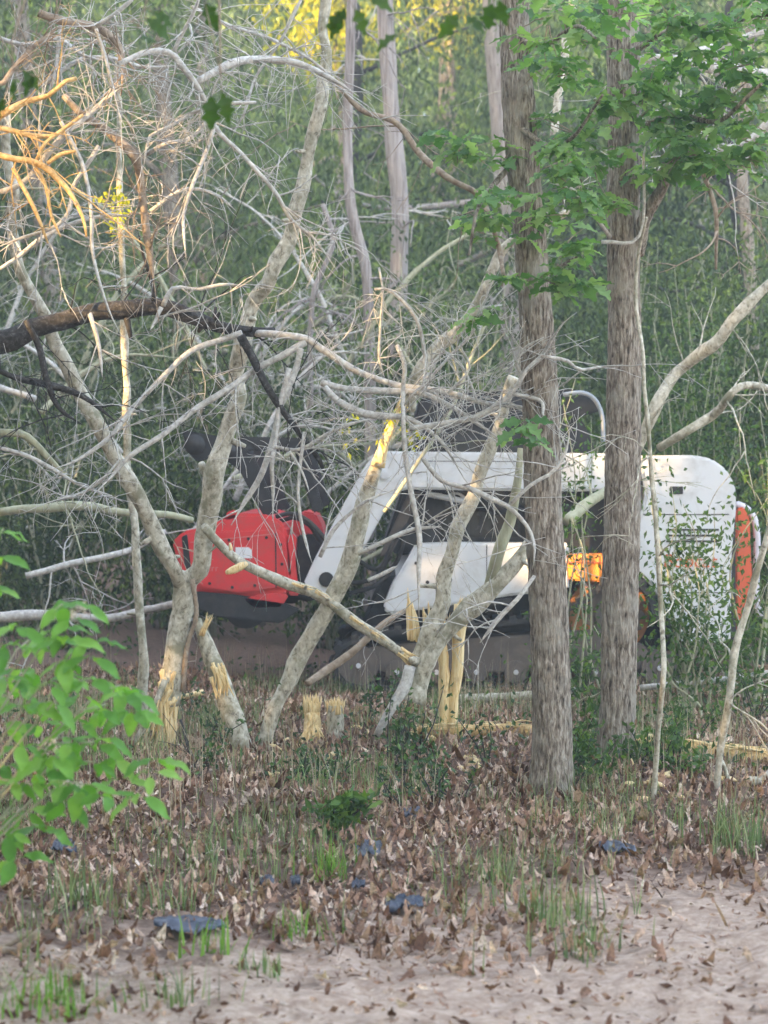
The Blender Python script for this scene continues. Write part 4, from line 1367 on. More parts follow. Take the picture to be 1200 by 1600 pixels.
limb(arch, 'branch', [(640, 670), (700, 660), (750, 647), (800, 613), (822, 580), (845, 556), (862, 530), (880, 505), (902, 488)], YD, YD - .3, 6.5, (6.5, 6, 6, 5, 4, 3, 2.5), D_, .03, 9, .06, twigs=12, up=.3)
limb(arch, 'branch', [(800, 613), (815, 588), (807, 572), (818, 545), (850, 525)], YD - .1, YD - .25, 4.5, (4.5, 4, 3, 2), D_, .02, 8, .06, twigs=5, up=.4)
limb(arch, 'branch', [(845, 556), (885, 563), (905, 577), (935, 574), (970, 572)], YD - .2, YD - .1, 4, (4, 3, 2), D_, .02, 8, .06, twigs=4)
limb(arch, 'branch', [(800, 615), (845, 627), (848, 650), (860, 660)], YD - .15, YD - .2, 4.5, (5, 4, 2), D_, .02, 8, .06, twigs=3)
limb(arch, 'branch', [(470, 545), (462, 576), (447, 610), (436, 640), (425, 690), (409, 740), (385, 780), (360, 822)], YD + .15, YD + .05, 7, (7, 7, 6.5, 6.5, 6, 5), D_, .03, 8, .06, twigs=7, droop=1.2)
limb(arch, 'branch', [(452, 575), (436, 640), (430, 690), (424, 730), (425, 770), (424, 815)], YD + .05, YD, 6, (5.5, 5, 4.5, 2), D_, .03, 8, .06, twigs=3, droop=1.4)
limb(arch, 'branch', [(376, 525), (395, 560), (415, 600), (440, 640), (470, 680), (500, 720), (516, 760)], YD + .1, YD, 7, (6.5, 6, 5, 4, 3), M['dark_bark'], .03, 8, .08, twigs=5, droop=.8)
limb(arch, 'branch', [(430, 698), (455, 703), (475, 700), (505, 682), (540, 665), (580, 655)], YD, YD - .1, 4.5, (4.5, 4.5, 4, 3), D_, .03, 8, .06, twigs=8)
limb(arch, 'branch', [(476, 675), (470, 720), (466, 770), (472, 820), (482, 862), (488, 880)], YD - .05, YD - .1, 4.5, (4, 4, 3.5, 2.5), D_, .02, 8, .06, twigs=2, droop=1)
limb(arch, 'branch', [(452, 705), (470, 735), (484, 770)], YD - .1, YD - .12, 3.5, (3, 2), D_, .02, 7, .06, twigs=3, droop=1)
limb(arch, 'branch', [(620, 540), (632, 570), (629, 610), (630, 660), (633, 710), (642, 770), (655, 830), (654, 890), (655, 965)], YD - .05, YD - .15, 4.5, (4.5, 5, 5.5, 6, 6, 5, 4), D_, .03, 8, .07, twigs=7, droop=1)
limb(arch, 'branch', [(592, 418), (598, 455), (595, 500), (592, 560), (600, 590)], YD - .1, YD, 2.5, (3, 3, 3.5), D_, .02, 7, .06, twigs=3)
limb(arch, 'branch', [(585, 452), (610, 454), (645, 488), (658, 520), (664, 560), (660, 600)], YD - .1, YD - .05, 3, (4, 4, 4, 4), D_, .02, 7, .06, twigs=5)
limb(arch, 'branch', [(660, 715), (690, 750), (735, 763), (781, 785), (800, 797), (826, 827), (835, 860), (832, 890)], YD - .15, YD - .2, 5.5, (6, 6, 5.5, 5, 4, 3), D_, .02, 8, .06, twigs=9, droop=.8)
limb(arch, 'branch', [(795, 790), (830, 757), (862, 738), (882, 710), (890, 670)], YD - .2, YD - .25, 5, (4.5, 4, 3, 2), D_, .02, 8, .05, twigs=5, up=.5)
limb(arch, 'branch', [(560, 866), (600, 846), (644, 827), (690, 822)], YD - .05, YD - .1, 5, (5, 4.5, 4), D_, .02, 8, .06, twigs=4)
limb(arch, 'branch', [(575, 907), (600, 896), (622, 884)], YD - .05, YD - .1, 4.5, (4.5, 4), D_, .01, 8, .06)
limb(arch, 'branch', [(500, 870), (520, 830), (550, 800), (580, 780), (620, 765)], YD, YD - .1, 4.5, (4.5, 4, 3.5, 3), D_, .02, 8, .06, twigs=6)
limb(arch, 'branch', [(835, 900), (810, 935), (781, 965), (750, 1005)], YD - .2, YD - .2, 4, (5, 6, 3.5), D_, .02, 8, .08, twigs=6, droop=.8)
limb(arch, 'branch', [(655, 610), (700, 560), (740, 520), (745, 500)], YD, YD - .1, 4, (3.5, 3, 2), D_, .02, 7, .06, twigs=5, up=.6)
limb(arch, 'branch', [(700, 615), (735, 575), (720, 540), (745, 525)], YD - .05, YD - .1, 3.5, (3, 2.5, 2), D_, .02, 7, .06, twigs=4, up=.6)
limb(arch, 'branch', [(690, 545), (720, 570), (735, 600), (750, 640)], YD, YD - .1, 3, (3.5, 3, 3), D_, .02, 7, .06, twigs=4)
limb(arch, 'branch', [(0, 580), (30, 592), (80, 603), (130, 620), (180, 660)], YD - .2, YD - .1, 5, (6, 6, 4, 3), M['dark_bark'], .02, 8, .08, twigs=6, droop=.6)
limb(arch, 'branch', [(40, 500), (60, 540), (75, 600), (95, 640), (130, 665)], YD - .25, YD - .2, 4, (5, 5, 4, 2.5), M['dark_bark'], .02, 8, .08, twigs=5, droop=1)
limb(arch, 'branch', [(140, 490), (152, 530), (158, 570), (160, 590)], YD - .2, YD - .25, 6, (5, 4, 3), D_, .02, 8, .08, twigs=3, droop=1)
limb(arch, 'branch', [(252, 480), (243, 500), (235, 515)], YD - .3, YD - .35, 5, (4, 3), D_, .01, 8, .06, twigs=2)
limb(arch, 'branch', [(255, 478), (270, 450), (310, 452), (350, 445), (390, 450)], YD, YD + .1, 5, (4, 4, 3), D_, .03, 8, .06, twigs=6)
limb(arch, 'branch', [(240, 470), (238, 440), (225, 400), (215, 360)], YD - .1, YD - .1, 4, (3, 2, 1.5), M['dark_bark'], .02, 7, .06, twigs=2)
limb(arch, 'branch', [(0, 700), (40, 712), (85, 735), (130, 760), (175, 775)], YD, YD + .1, 4, (5, 5, 4, 3), D_, .02, 8, .06, twigs=8, droop=.8)
limb(arch, 'branch', [(0, 676), (40, 680), (75, 715), (100, 742)], YD + .1, YD + .2, 6, (6, 6, 5), M['olive_stem'], .02, 8, .05, twigs=4)
limb(arch, 'branch', [(90, 780), (130, 770), (165, 745), (185, 720)], YD, YD, 4, (4, 4, 3), D_, .02, 8, .06, twigs=6, droop=1)

# ---------------------------------------------------------------- dead crown hanging in at top left
YC = 8.9
crown = empty('dead_tree', at(-120, 700, YC), 'bleached dead tree crown at upper left with some limbs coloured sunlit orange', 'dead tree')
TL = dict(tl=(.15, .5))
limb(crown, 'limb', [(60, 20), (95, 32), (150, 42), (185, 70), (193, 110), (190, 150)], YC, YC + .1, 8, (9, 9, 8, 6, 5), M['brown_wood'], .03, 9, .07, twigs=14, **TL)
limb(crown, 'limb', [(100, 150), (130, 180), (160, 200), (205, 240), (218, 275), (225, 320), (232, 380), (243, 455)], YC + .1, YC + .4, 7, (9, 9, 11, 10, 9, 9, 8), M['brown_wood'], .03, 10, .07, twigs=14, **TL)
limb(crown, 'limb', [(0, 300), (40, 283), (97, 213), (140, 180), (180, 143), (200, 135)], YC, YC - .1, 6, (6, 6.5, 6, 5, 4), D_, .03, 9, .07, twigs=14, **TL)
limb(crown, 'limb', [(185, 100), (228, 82), (265, 82), (290, 110), (308, 133), (330, 175), (340, 205), (372, 235), (400, 265), (430, 300), (457, 345), (490, 372), (528, 425)], YC, YC + .3, 6, (6.5, 7, 6.5, 6, 6, 5.5, 5, 5, 4.5, 4, 3), D_, .03, 9, .05, twigs=22, **TL)
limb(crown, 'limb', [(272, 80), (283, 55), (300, 25), (318, -20)], YC, YC - .1, 5, (4.5, 4, 3), D_, .02, 8, .06, twigs=6, **TL)
limb(crown, 'limb', [(150, 40), (180, 22), (210, -5)], YC, YC - .05, 5, (5, 5), D_, .02, 8, .06, twigs=5, **TL)
limb(crown, 'limb', [(305, 130), (340, 110), (370, 97), (420, 92), (470, 100), (520, 122), (560, 150)], YC + .1, YC + .6, 7, (8, 9, 8, 7, 5, 4), D_, .04, 9, .06, twigs=14, **TL)
limb(crown, 'limb', [(150, 45), (165, 90), (178, 140), (184, 168)], YC - .1, YC - .1, 4, (4, 3, 2), D_, .02, 8, .06, twigs=4, **TL)
limb(crown, 'limb', [(400, 160), (345, 163), (300, 177), (262, 200), (235, 213), (225, 260)], YC + .2, YC + .1, 4, (5, 5, 4, 4, 3), D_, .03, 8, .06, twigs=10, **TL)
limb(crown, 'limb', [(334, 200), (322, 240), (300, 290), (286, 335), (287, 370), (291, 410)], YC + .1, YC, 4, (4.5, 4.5, 4, 3, 2), D_, .02, 8, .06, twigs=5, **TL)
limb(crown, 'limb', [(95, 190), (112, 222), (128, 255), (137, 290), (143, 340), (144, 389), (155, 440), (170, 485), (190, 525)], YC - .1, YC - .15, 4, (5, 5, 4.5, 4, 3.5, 3, 2.5, 2), D_, .02, 8, .05, twigs=6, **TL)
limb(crown, 'limb', [(155, 228), (132, 265), (115, 292), (108, 330), (85, 355), (35, 372), (-10, 390)], YC + .1, YC + .2, 5, (5, 4.5, 4, 4, 3), D_, .03, 8, .06, twigs=6, **TL)
limb(crown, 'limb', [(-20, 196), (15, 203), (45, 211), (78, 213), (100, 205)], YC - .2, YC - .15, 7, (8, 7.5, 6.5, 4), M['peeled_or_sunlit_wood'], .02, 9, .07, twigs=7, **TL)
limb(crown, 'limb', [(-20, 232), (10, 247), (45, 252), (72, 262), (92, 280), (110, 300), (130, 340), (135, 370)], YC - .2, YC - .25, 8, (9, 9, 8.5, 7.5, 6.5, 5, 3), M['peeled_or_sunlit_wood'], .02, 9, .07, twigs=9, **TL)
limb(crown, 'limb', [(-15, 192), (15, 172), (45, 158), (75, 150), (100, 128), (118, 122)], YC - .2, YC - .2, 7, (10, 9, 7, 6, 5), M['peeled_or_sunlit_wood'], .02, 9, .07, twigs=6, **TL)
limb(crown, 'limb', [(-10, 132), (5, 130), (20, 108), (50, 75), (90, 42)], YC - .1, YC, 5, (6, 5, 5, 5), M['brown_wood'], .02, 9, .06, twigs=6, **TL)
limb(crown, 'limb', [(55, 262), (68, 280), (76, 310), (80, 335), (95, 370)], YC - .2, YC - .2, 5, (5, 4.5, 4, 2), M['peeled_or_sunlit_wood'], .01, 8, .06, twigs=2, **TL)
limb(crown, 'limb', [(20, 262), (35, 290), (50, 318), (62, 345), (75, 380)], YC - .2, YC - .2, 5, (6, 5.5, 5, 2.5), M['peeled_or_sunlit_wood'], .01, 8, .06, twigs=2, **TL)
limb(crown, 'limb', [(75, 255), (95, 240), (118, 235)], YC - .25, YC - .3, 6, (6, 4), M['peeled_or_sunlit_wood'], .01, 8, .06)
limb(crown, 'limb', [(55, 255), (70, 225), (95, 205), (130, 180)], YC - .2, YC - .2, 5, (5, 5, 4), M['peeled_or_sunlit_wood'], .01, 8, .06, twigs=2, **TL)
limb(crown, 'limb', [(0, 420), (30, 400), (60, 375), (110, 350), (170, 335), (215, 340)], YC + .4, YC + .6, 4, (4.5, 5, 5, 4, 3), D_, .04, 8, .06, twigs=8, **TL)
limb(crown, 'limb', [(235, 330), (270, 305), (300, 295), (340, 305), (370, 330)], YC + .5, YC + .6, 4, (4.5, 4, 3.5, 3), D_, .03, 8, .06, twigs=8, **TL)
limb(crown, 'limb', [(230, 240), (260, 225), (300, 215), (335, 175), (360, 160)], YC + .3, YC + .4, 5, (5, 4.5, 4, 3), D_, .03, 8, .06, twigs=8, **TL)
limb(crown, 'limb', [(0, 60), (40, 70), (90, 60), (130, 85), (170, 95)], YC + .4, YC + .5, 5, (5, 5, 4, 3), D_, .04, 8, .06, twigs=12, **TL)
limb(crown, 'limb', [(95, 30), (90, 80), (85, 120), (70, 160)], YC + .2, YC + .2, 4, (4, 3.5, 3), D_, .03, 8, .06, twigs=7, **TL)
limb(crown, 'limb', [(70, 130), (120, 95), (170, 90), (230, 105), (290, 100)], YC + .6, YC + .7, 5, (5, 5, 4, 3), D_, .03, 8, .06, twigs=12, **TL)
limb(crown, 'limb', [(300, 10), (360, 40), (420, 60), (480, 90), (530, 130)], YC + .8, YC + 1, 4, (4, 4, 3.5, 3), D_, .05, 8, .06, twigs=12, **TL)
limb(crown, 'limb', [(470, 0), (440, 60), (400, 120), (385, 170), (360, 220)], YC + .8, YC + .9, 3.5, (3.5, 3, 2.5, 2), D_, .04, 8, .06, twigs=10, **TL)

# curved pale stems further back (bent thicket)
def bent(pts, Y, r0, r1, matl, tw, label, cat='sapling', group=None, name='bent_sapling', Y1=None, droop=.5):
    base = at(*pts[0], Y); base[2] = gz(base[0], base[1]) if base[2] < .6 else base[2]
    t = empty(name, base, label, cat, group)
    limb(t, 'trunk', pts, Y, Y1 or Y + .3, r0, r1, matl, .05, 9, .05, twigs=tw, tl=(.3, .9), droop=droop, tr=.006)
    return t


bent([(640, 640), (652, 590), (680, 550), (715, 515), (745, 475), (768, 425), (790, 385), (850, 350), (900, 325)], 11.9, 9.5, (9.5, 9, 9, 8.5, 8, 7, 6, 5), M['pale_bark'], 5, 'pale stem bending up right from the broken orange tip to the thick oak', Y1=11.4)
bent([(500, 105), (530, 135), (565, 172), (620, 192), (655, 240), (700, 278), (748, 305), (768, 350), (780, 390), (787, 430)], 10.2, 3.5, (4, 4.5, 5, 5, 5, 4.5, 4, 4, 3), M['brown_wood'], 3, 'brown arching vine running down to the thick oak', 'vine', name='vine', Y1=9.9)
bent([(985, 720), (1005, 680), (1030, 630), (1062, 578), (1110, 540), (1150, 495), (1200, 448), (1260, 400)], 12.6, 9, (9, 9, 9.5, 9, 8.5, 8, 8), M['pale_bark'], 5, 'upper of two pale slanting stems right of the thinner oak', Y1=12.2)
bent([(1030, 700), (1070, 675), (1110, 650), (1140, 618), (1170, 602), (1230, 615)], 12.5, 7, (7, 7, 7, 6.5, 6), M['pale_bark'], 6, 'lower of two pale slanting stems right of the thinner oak', Y1=12.2)
bent([(1020, 1262), (1028, 1150), (1037, 1050), (1032, 950), (1028, 860), (1020, 760), (1010, 640), (1003, 540), (994, 470), (997, 400), (1010, 340)], 9.25, 4.6, (4.5, 4.5, 4.2, 4, 3.8, 3.6, 3.4, 3, 2), M['pale_bark'], 5, 'very thin pale upright sapling in front of the white machine rear', name='sapling', Y1=9.2)
bent([(1116, 1255), (1126, 1170), (1140, 1085), (1150, 1010), (1168, 950), (1185, 890), (1204, 820), (1240, 720)], 9.4, 6.5, (6.5, 6.5, 6, 6, 5.5, 5, 4), M['pale_bark'], 4, 'pale sapling leaning right at the photo edge past the red tailgate', name='sapling', Y1=9.3)
bent([(1140, 1255), (1138, 1215), (1128, 1190), (1122, 1175)], 9.4, 3, 3, M['pale_bark'], 0, 'short thin sprout beside the foot of the leaning sapling', name='sprout')
bent([(865, 215), (872, 150), (882, 90), (890, 30), (905, -40)], 13.5, 6.5, (7, 7, 7, 6), M['pale_bark'], 3, 'pale stem seen between the two oaks near the top')
bent([(885, 815), (930, 780), (965, 758)], 12.9, 9, (9, 8), M['olive_stem'], 3, 'mossy slanting stem between the two oaks in front of the cab')
bent([(600, 800), (700, 650), (735, 560), (760, 500)], 13.0, 3, (3, 3, 2.5), M['olive_stem'], 4, 'faint thin stem rising in front of the black cab')
bent([(480, 1068), (510, 1050), (547, 1023), (580, 992), (605, 970), (640, 950)], 11.6, 6.5, (6.5, 6, 5, 4, 3), M['brown_wood'], 0, 'brown stick leaning up right beneath the diagonal broken limb', 'stick', name='stick')
bent([(318, 1235), (303, 1195), (290, 1150), (283, 1125)], 10.3, 3, (3.5, 3, 2), M['dark_bark'], 2, 'thin black stick standing right of the torn forked base', 'stick', name='stick')
bent([(0, 800), (60, 795), (120, 790), (180, 800), (260, 805), (300, 812)], 12.6, 7, (7, 7, 6, 6, 5), M['olive_stem'], 8, 'level mossy stem crossing low behind the forked tree', 'log', name='fallen_log')
bent([(-20, 965), (60, 962), (150, 968), (220, 958), (290, 945), (340, 955)], 14.6, 8, (8, 7, 7, 6, 5), M['dead_wood'], 4, 'grey fallen stem on the ground left of the red head', 'log', name='fallen_log')
bent([(40, 900), (120, 880), (200, 860), (260, 830)], 13.8, 5, (5, 5, 4), M['dead_wood'], 6, 'grey dead limb slanting behind the thin sapling', 'log', name='fallen_log')
bent([(1000, 92), (1050, 90), (1105, 105), (1160, 112), (1230, 118)], 12.0, 5, (7, 8, 8, 7), M['dead_wood'], 14, 'upper grey dead limb reaching in from the right edge near the top', 'dead limb', name='dead_limb')
bent([(1030, 115), (1060, 96), (1095, 78), (1130, 70), (1220, 40)], 12.2, 4, (5, 6, 6, 5), M['dead_wood'], 9, 'grey dead limb slanting up to the right edge near the top', 'dead limb', name='dead_limb')
bent([(1235, 170), (1195, 200), (1170, 225), (1130, 235), (1085, 245)], 11.6, 9, (8, 7, 5, 3), M['dead_wood'], 8, 'broken pale dead limb ending below the upper right leaves', 'dead limb', name='dead_limb')
bent([(1095, 265), (1110, 300), (1120, 340), (1118, 420)], 11.9, 4, (4, 3, 2), M['brown_wood'], 7, 'thin brown dangling twig at the right edge', 'dead limb', name='dead_limb')
BG = 'bent stems in the dim thicket'
BL = 'pale olive bent stem in the dim thicket behind the dead branches'
for k in range(40):
    x0 = R.uniform(-40, 780); y0 = R.uniform(560, 930); Y = R.uniform(13.5 if x0 < 250 else 16.5, 20)
    dx = R.uniform(120, 330) * R.choice((-1, 1)); rise = R.uniform(30, 330)
    pts = [(x0, y0), (x0 + dx * .3, y0 - rise * .55), (x0 + dx * .65, y0 - rise * .9), (x0 + dx, y0 - rise + R.uniform(-30, 40))]
    xm = pts[2][0]; ym = pts[1][1]
    where = ('left of the forked tree' if xm < 170 else 'behind the forked tree' if xm < 330 else 'above the red head' if xm < 480 else 'above the white lift arm' if xm < 640 else 'behind the shattered tree' if xm < 800 else 'behind the thick oak')
    BL = ('steep' if rise > 220 else 'low arching' if rise < 110 else 'slanting') + (' pale' if k % 2 else ' olive') + ' bent stem leaning ' + ('right' if dx > 0 else 'left') + (' high ' if ym < 560 else ' low ' if ym > 760 else ' ') + where
    bent(pts, Y, R.uniform(3, 5.5), (R.uniform(3, 5), R.uniform(2, 4), 1.5), M['dead_wood'] if k % 2 else M['olive_stem'], int(R.integers(10, 20)), BL, 'sapling', BG)

# background trunks seen at the top middle
def bg_trunk(pts, Y, r, matl, label, tw):
    b = at(*pts[0], Y); b[2] = gz(b[0], b[1])
    t = empty('bare_trunk', b, label, 'tree')
    P = trace(pts, Y, Y, .03); P = np.vstack((np.array((P[0][0], P[0][1], b[2] - .05)), P))
    P = spline(P, 60)
    a = vnoise((60, 26), (14, 13)); mb = MB()
    sweep(mb, P, np.linspace(r * 1.1, r * .8, 60) * Y / FPX, 26, 0, prof=1 + .3 * (a - .5)); put('trunk', mb, matl, t)
    for k in range(tw):
        m2 = MB(); i = R.integers(25, 58); twig(m2, P[i], R.normal(0, 1, 3) * (1, .6, .6), R.uniform(.5, 1.3), .012, 2, .8); put('branch', m2, D_ if k % 2 else matl, t)
    return t


bg_trunk([(578, 560), (572, 430), (556, 360), (546, 300), (543, 200), (546, 100), (552, -60)], 17.5, 9, M['shaggy_bark'], 'slim shaggy pale trunk standing upright at top centre', 9)
bg_trunk([(622, 560), (622, 460), (626, 330), (615, 220), (606, 100), (600, -60)], 20, 15, M['shaggy_bark'], 'thick grey shaggy trunk just right of the slim one at top centre', 9)
bg_trunk([(485, 560), (490, 460), (520, 380), (505, 320)], 18, 5, M['shaggy_bark'], 'short crooked purple grey trunk left of the slim shaggy trunk', 7)
bg_trunk([(90, 560), (60, 300), (40, 100), (30, -60)], 22, 13, M['oak_bark'], 'dark trunk far behind the orange coloured dead limbs at the left', 5)
bg_trunk([(1180, 640), (1170, 400), (1160, 250), (1180, -60)], 20, 10, M['oak_bark'], 'brown trunk far behind the right edge leaves', 5)

# ---------------------------------------------------------------- logs on the ground
def log(pts, Y, r, matl, label, raw=True):
    b = at(*pts[0], Y); b[2] = gz(b[0], b[1])
    t = empty('fallen_log', b, label, 'log')
    P = trace(pts, Y, Y, .02); P[:, 2] = np.maximum(P[:, 2], ground_z(P[:, 0], P[:, 1]) + r * Y / FPX * .95)
    mb = MB(); sweep(mb, P, taper(len(P), r, r * .9, Y), 14, .06); put('trunk', mb, matl, t)
    if raw:
        mb = MB()
        for e, d in ((P[0], P[0] - P[2]), (P[-1], P[-1] - P[-3])):
            splinters(mb, e, d, r * Y / FPX * .8, .07, 14, .008)
        for k in range(12):
            i = R.integers(1, len(P) - 2); splinters(mb, P[i] + np.array((0, -.5, .75)) * r * Y / FPX, P[i + 1] - P[i], .02, .15, 3, .008, .05)
        tag(put('torn_wood', mb, M['raw_wood'], t), kind='stuff')
    return t


log([(655, 1170), (720, 1174), (780, 1178), (838, 1184)], 11.0, 11, M['peeled_or_sunlit_wood'], 'peeled orange brown log left of the foot of the thick oak')
log([(985, 1190), (1040, 1192), (1110, 1196), (1190, 1205), (1260, 1212)], 10.6, 15, M['peeled_or_sunlit_wood'], 'peeled brown log lying right of the thinner oak')
log([(715, 1093), (780, 1090), (840, 1086), (900, 1082)], 13.2, 8, M['pale_bark'], 'pale log lying just in front of the tracks', False)
log([(1000, 1075), (1070, 1068), (1140, 1060), (1210, 1050)], 13.0, 5, M['dead_wood'], 'thin grey log beneath the white machine rear', False)
log([(1165, 1240), (1190, 1220), (1230, 1185)], 9.6, 7, M['pale_bark'], 'pale broken branch end at the right edge by the grass', False)
log([(-60, 1530), (10, 1500), (60, 1455)], 6.3, 6, M['brown_wood'], 'dry double stick at the left edge of the dirt', False)
log([(-60, 1490), (5, 1480), (55, 1452)], 6.35, 5, M['brown_wood'], 'upper dry stick at the left edge of the dirt', False)
log([(150, 1190), (190, 1182), (225, 1186)], 11.0, 6, M['raw_wood'], 'short peeled wood piece left of the torn forked base', False)
log([(285, 1090), (300, 1086), (318, 1081)], 12.6, 5, M['raw_wood'], 'short cut wood piece between forked tree and snapped stem', False)

# wood chips
chips = []
for k in range(3):
    mb = MB()
    sweep(mb, [(-.05, 0, 0), (-.03, .004, .004), (.02, -.003, .006), (.055, 0, 0)], [.004, .014, .012, .003], 6, .3)
    me = mb.mesh('wood_chip'); me.materials.append(M['raw_wood']); chips.append(me)
for k in range(60):
    px, py = (R.uniform(380, 760), R.uniform(1140, 1250)) if k < 44 else (R.uniform(900, 1150), R.uniform(1200, 1260))
    p = on_ground(px, py)
    o = bpy.data.objects.new('wood_chip', chips[k % 3]); COL.objects.link(o)
    o.location = (p[0], p[1], p[2] + .02); o.rotation_euler = (R.normal(0, .4), R.normal(0, .5), R.uniform(0, 6.28)); s = R.uniform(.5, 1.1); o.scale = (s, s, s)
    tag(o, 'pale yellow splinter of fresh wood lying on the leaf litter', 'wood chip', 'wood chips strewn around the broken stems')

for (pn, mn), fm in FINE.items():
    if fm.n:
        tag(put('fine_twigs', fm, M[mn], bpy.data.objects[pn]), kind='stuff')
# =================================================================== PLANTS AND SMALL THINGS
ANCH = [(488, 1172, 'left splintered stump'), (524, 1160, 'right flat topped stump'), (700, 1170, 'yellow splintered stakes'), (378, 1170, 'snapped stem foot'), (412, 1172, 'leaning stem foot'), (256, 1185, 'torn forked base'),
        (864, 1250, 'thick oak foot'), (957, 1215, 'thinner oak foot'), (1020, 1260, 'thin sapling foot'), (1118, 1250, 'leaning sapling foot'), (575, 1342, 'crumpled plastic scrap'), (650, 1090, 'shattered tree fork')]


def beside(px, py):
    a = min(ANCH, key=lambda q: math.hypot(q[0] - px, (q[1] - py) * 1.5))
    dx, dy = px - a[0], (py - a[1]) * 1.5
    far = math.hypot(dx, dy)
    rel = ('right of' if dx > 0 else 'left of') if abs(dx) > abs(dy) else ('in front of' if dy > 0 else 'behind')
    return ('close ' if far < 28 else 'well ' if far > 75 else 'a little ') + rel + ' the ' + a[2]


# evergreen seedlings around the stumps
def seedling(px, py, h, nst, Lf, matl, label, group, spread=.12, per=16):
    p = on_ground(px, py)
    t = empty('evergreen_seedling', p, label, 'seedling', group)
    mb = MB(); cs = []; ds = []
    for k in range(nst):
        a = R.uniform(0, 2 * np.pi); hh = h * R.uniform(.55, 1.1)
        e = p + np.array((math.cos(a) * spread * R.uniform(.3, 1.4), math.sin(a) * spread * R.uniform(.3, 1.4), hh))
        Q = wobble(spline([p + R.normal(0, .015, 3) * (1, 1, 0), (p + e) / 2 + R.normal(0, .02, 3), e], 9), .01)
        sweep(mb, Q, np.linspace(.005, .002, 9), 4)
        for q in Q[2:]:
            for j in range(per // 6 + 1):
                cs.append(q + R.normal(0, .022, 3)); ds.append(R.normal(0, .7, 3) + np.array((0, 0, .35)))
    tag(put('stems', mb, M['dark_bark'], t), kind='stuff')
    mb = MB(); n = len(cs)
    leaf_cards(mb, np.array(cs), np.array(ds), R.uniform(.6, 1.3, n) * Lf, R.uniform(.4, .6, n) * Lf)
    tag(put('foliage', mb, matl, t, False), kind='stuff')
    return t


G1 = 'dark evergreen seedlings around the stumps'
L1 = 'small dark evergreen seedling growing among the broken stems'
for (px, py, h, ns) in [(560, 1215, .30, 6), (600, 1230, .34, 7), (640, 1225, .38, 8), (680, 1240, .34, 7), (610, 1190, .42, 7), (655, 1190, .45, 8), (700, 1215, .32, 6), (740, 1225, .28, 5), (575, 1130, .28, 5), (600, 1115, .32, 5), (640, 1110, .35, 6),
                        (310, 1170, .34, 6), (340, 1180, .30, 6), (385, 1200, .34, 7), (420, 1205, .30, 6), (355, 1215, .26, 5), (450, 1225, .28, 5), (490, 1230, .24, 5), (525, 1225, .26, 5), (680, 1265, .28, 6), (720, 1255, .26, 5), (630, 1265, .24, 5),
                        (550, 1090, .25, 5), (580, 1085, .28, 6), (285, 1130, .36, 5), (760, 1200, .3, 5), (300, 1215, .22, 4)]:
    if R.random() < .2:
        continue
    seedling(px, py, h * .85, max(3, int(ns * .7)), .04, M['holly_leaf'], ('tall' if h > .35 else 'low' if h < .27 else 'small') + ' dark evergreen seedling ' + beside(px, py), G1)
seedling(660, 1048 + 60, .20, 4, .05, M['holly_leaf'], 'leafy sprig caught between the splintered stakes', None)
seedling(525, 1300, .16, 9, .06, M['spray_leaf'], 'low bright green ground plant in the litter below the stumps', None, .16, 24)
G2 = 'green seedlings around the oak feet'
L2 = 'leafy green seedling growing close to the foot of an oak'
for (px, py, h, ns) in [(910, 1200, .34, 8), (900, 1170, .40, 7), (925, 1220, .25, 6), (1000, 1200, .34, 8), (1015, 1220, .28, 6), (1045, 1190, .36, 8), (1060, 1215, .26, 6), (890, 1230, .24, 5), (1080, 1160, .40, 8), (1120, 1140, .45, 8), (1020, 1150, .5, 9), (935, 1130, .55, 9), (905, 1100, .5, 8), (950, 1100, .5, 8), (1180, 1130, .5, 8), (1100, 1210, .28, 6)]:
    if px > 985 and R.random() < .5:
        continue
    seedling(px, py, h * .7, max(4, int(ns * .75)), .05, M['spray_leaf'], ('tall' if h > .42 else 'low' if h < .27 else 'small') + ' leafy green seedling ' + beside(px, py), G2, .16, 20)

# thin grey stalks of last year's weeds: one ground cover
mb = MB()
sp2 = scatter(2200, 8.5, 15.5, lambda x, y: .2 + .8 * (np.sin(x * 2 + y) > -.2))
b = np.column_stack((sp2, ground_z(sp2[:, 0], sp2[:, 1])))
blades(mb, b, R.uniform(.12, .42, len(b)), .004, .3)
tag(put('dry_weeds', mb, M['straw']), 'thin dry weed stalks across the clearing floor', 'weeds', kind='stuff')
mb = MB()
sp3 = scatter(1500, 9.3, 16, lambda x, y: .15 + .85 * (np.sin(x * 1.7 + .6 * y + 1) * np.sin(y * 1.3 - x) > -.1))
sp3 = np.column_stack((sp3, ground_z(sp3[:, 0], sp3[:, 1]) + np.abs(R.normal(0, .10, len(sp3)))))
leaf_cards(mb, sp3, R.normal(0, .7, sp3.shape) + np.array((0, 0, .2)), R.uniform(.03, .06, len(sp3)), R.uniform(.018, .03, len(sp3)))
tag(put('ground_cover', mb, M['holly_leaf'], smooth=False), 'low evergreen ground cover leaves across the clearing', 'ground cover', kind='stuff')

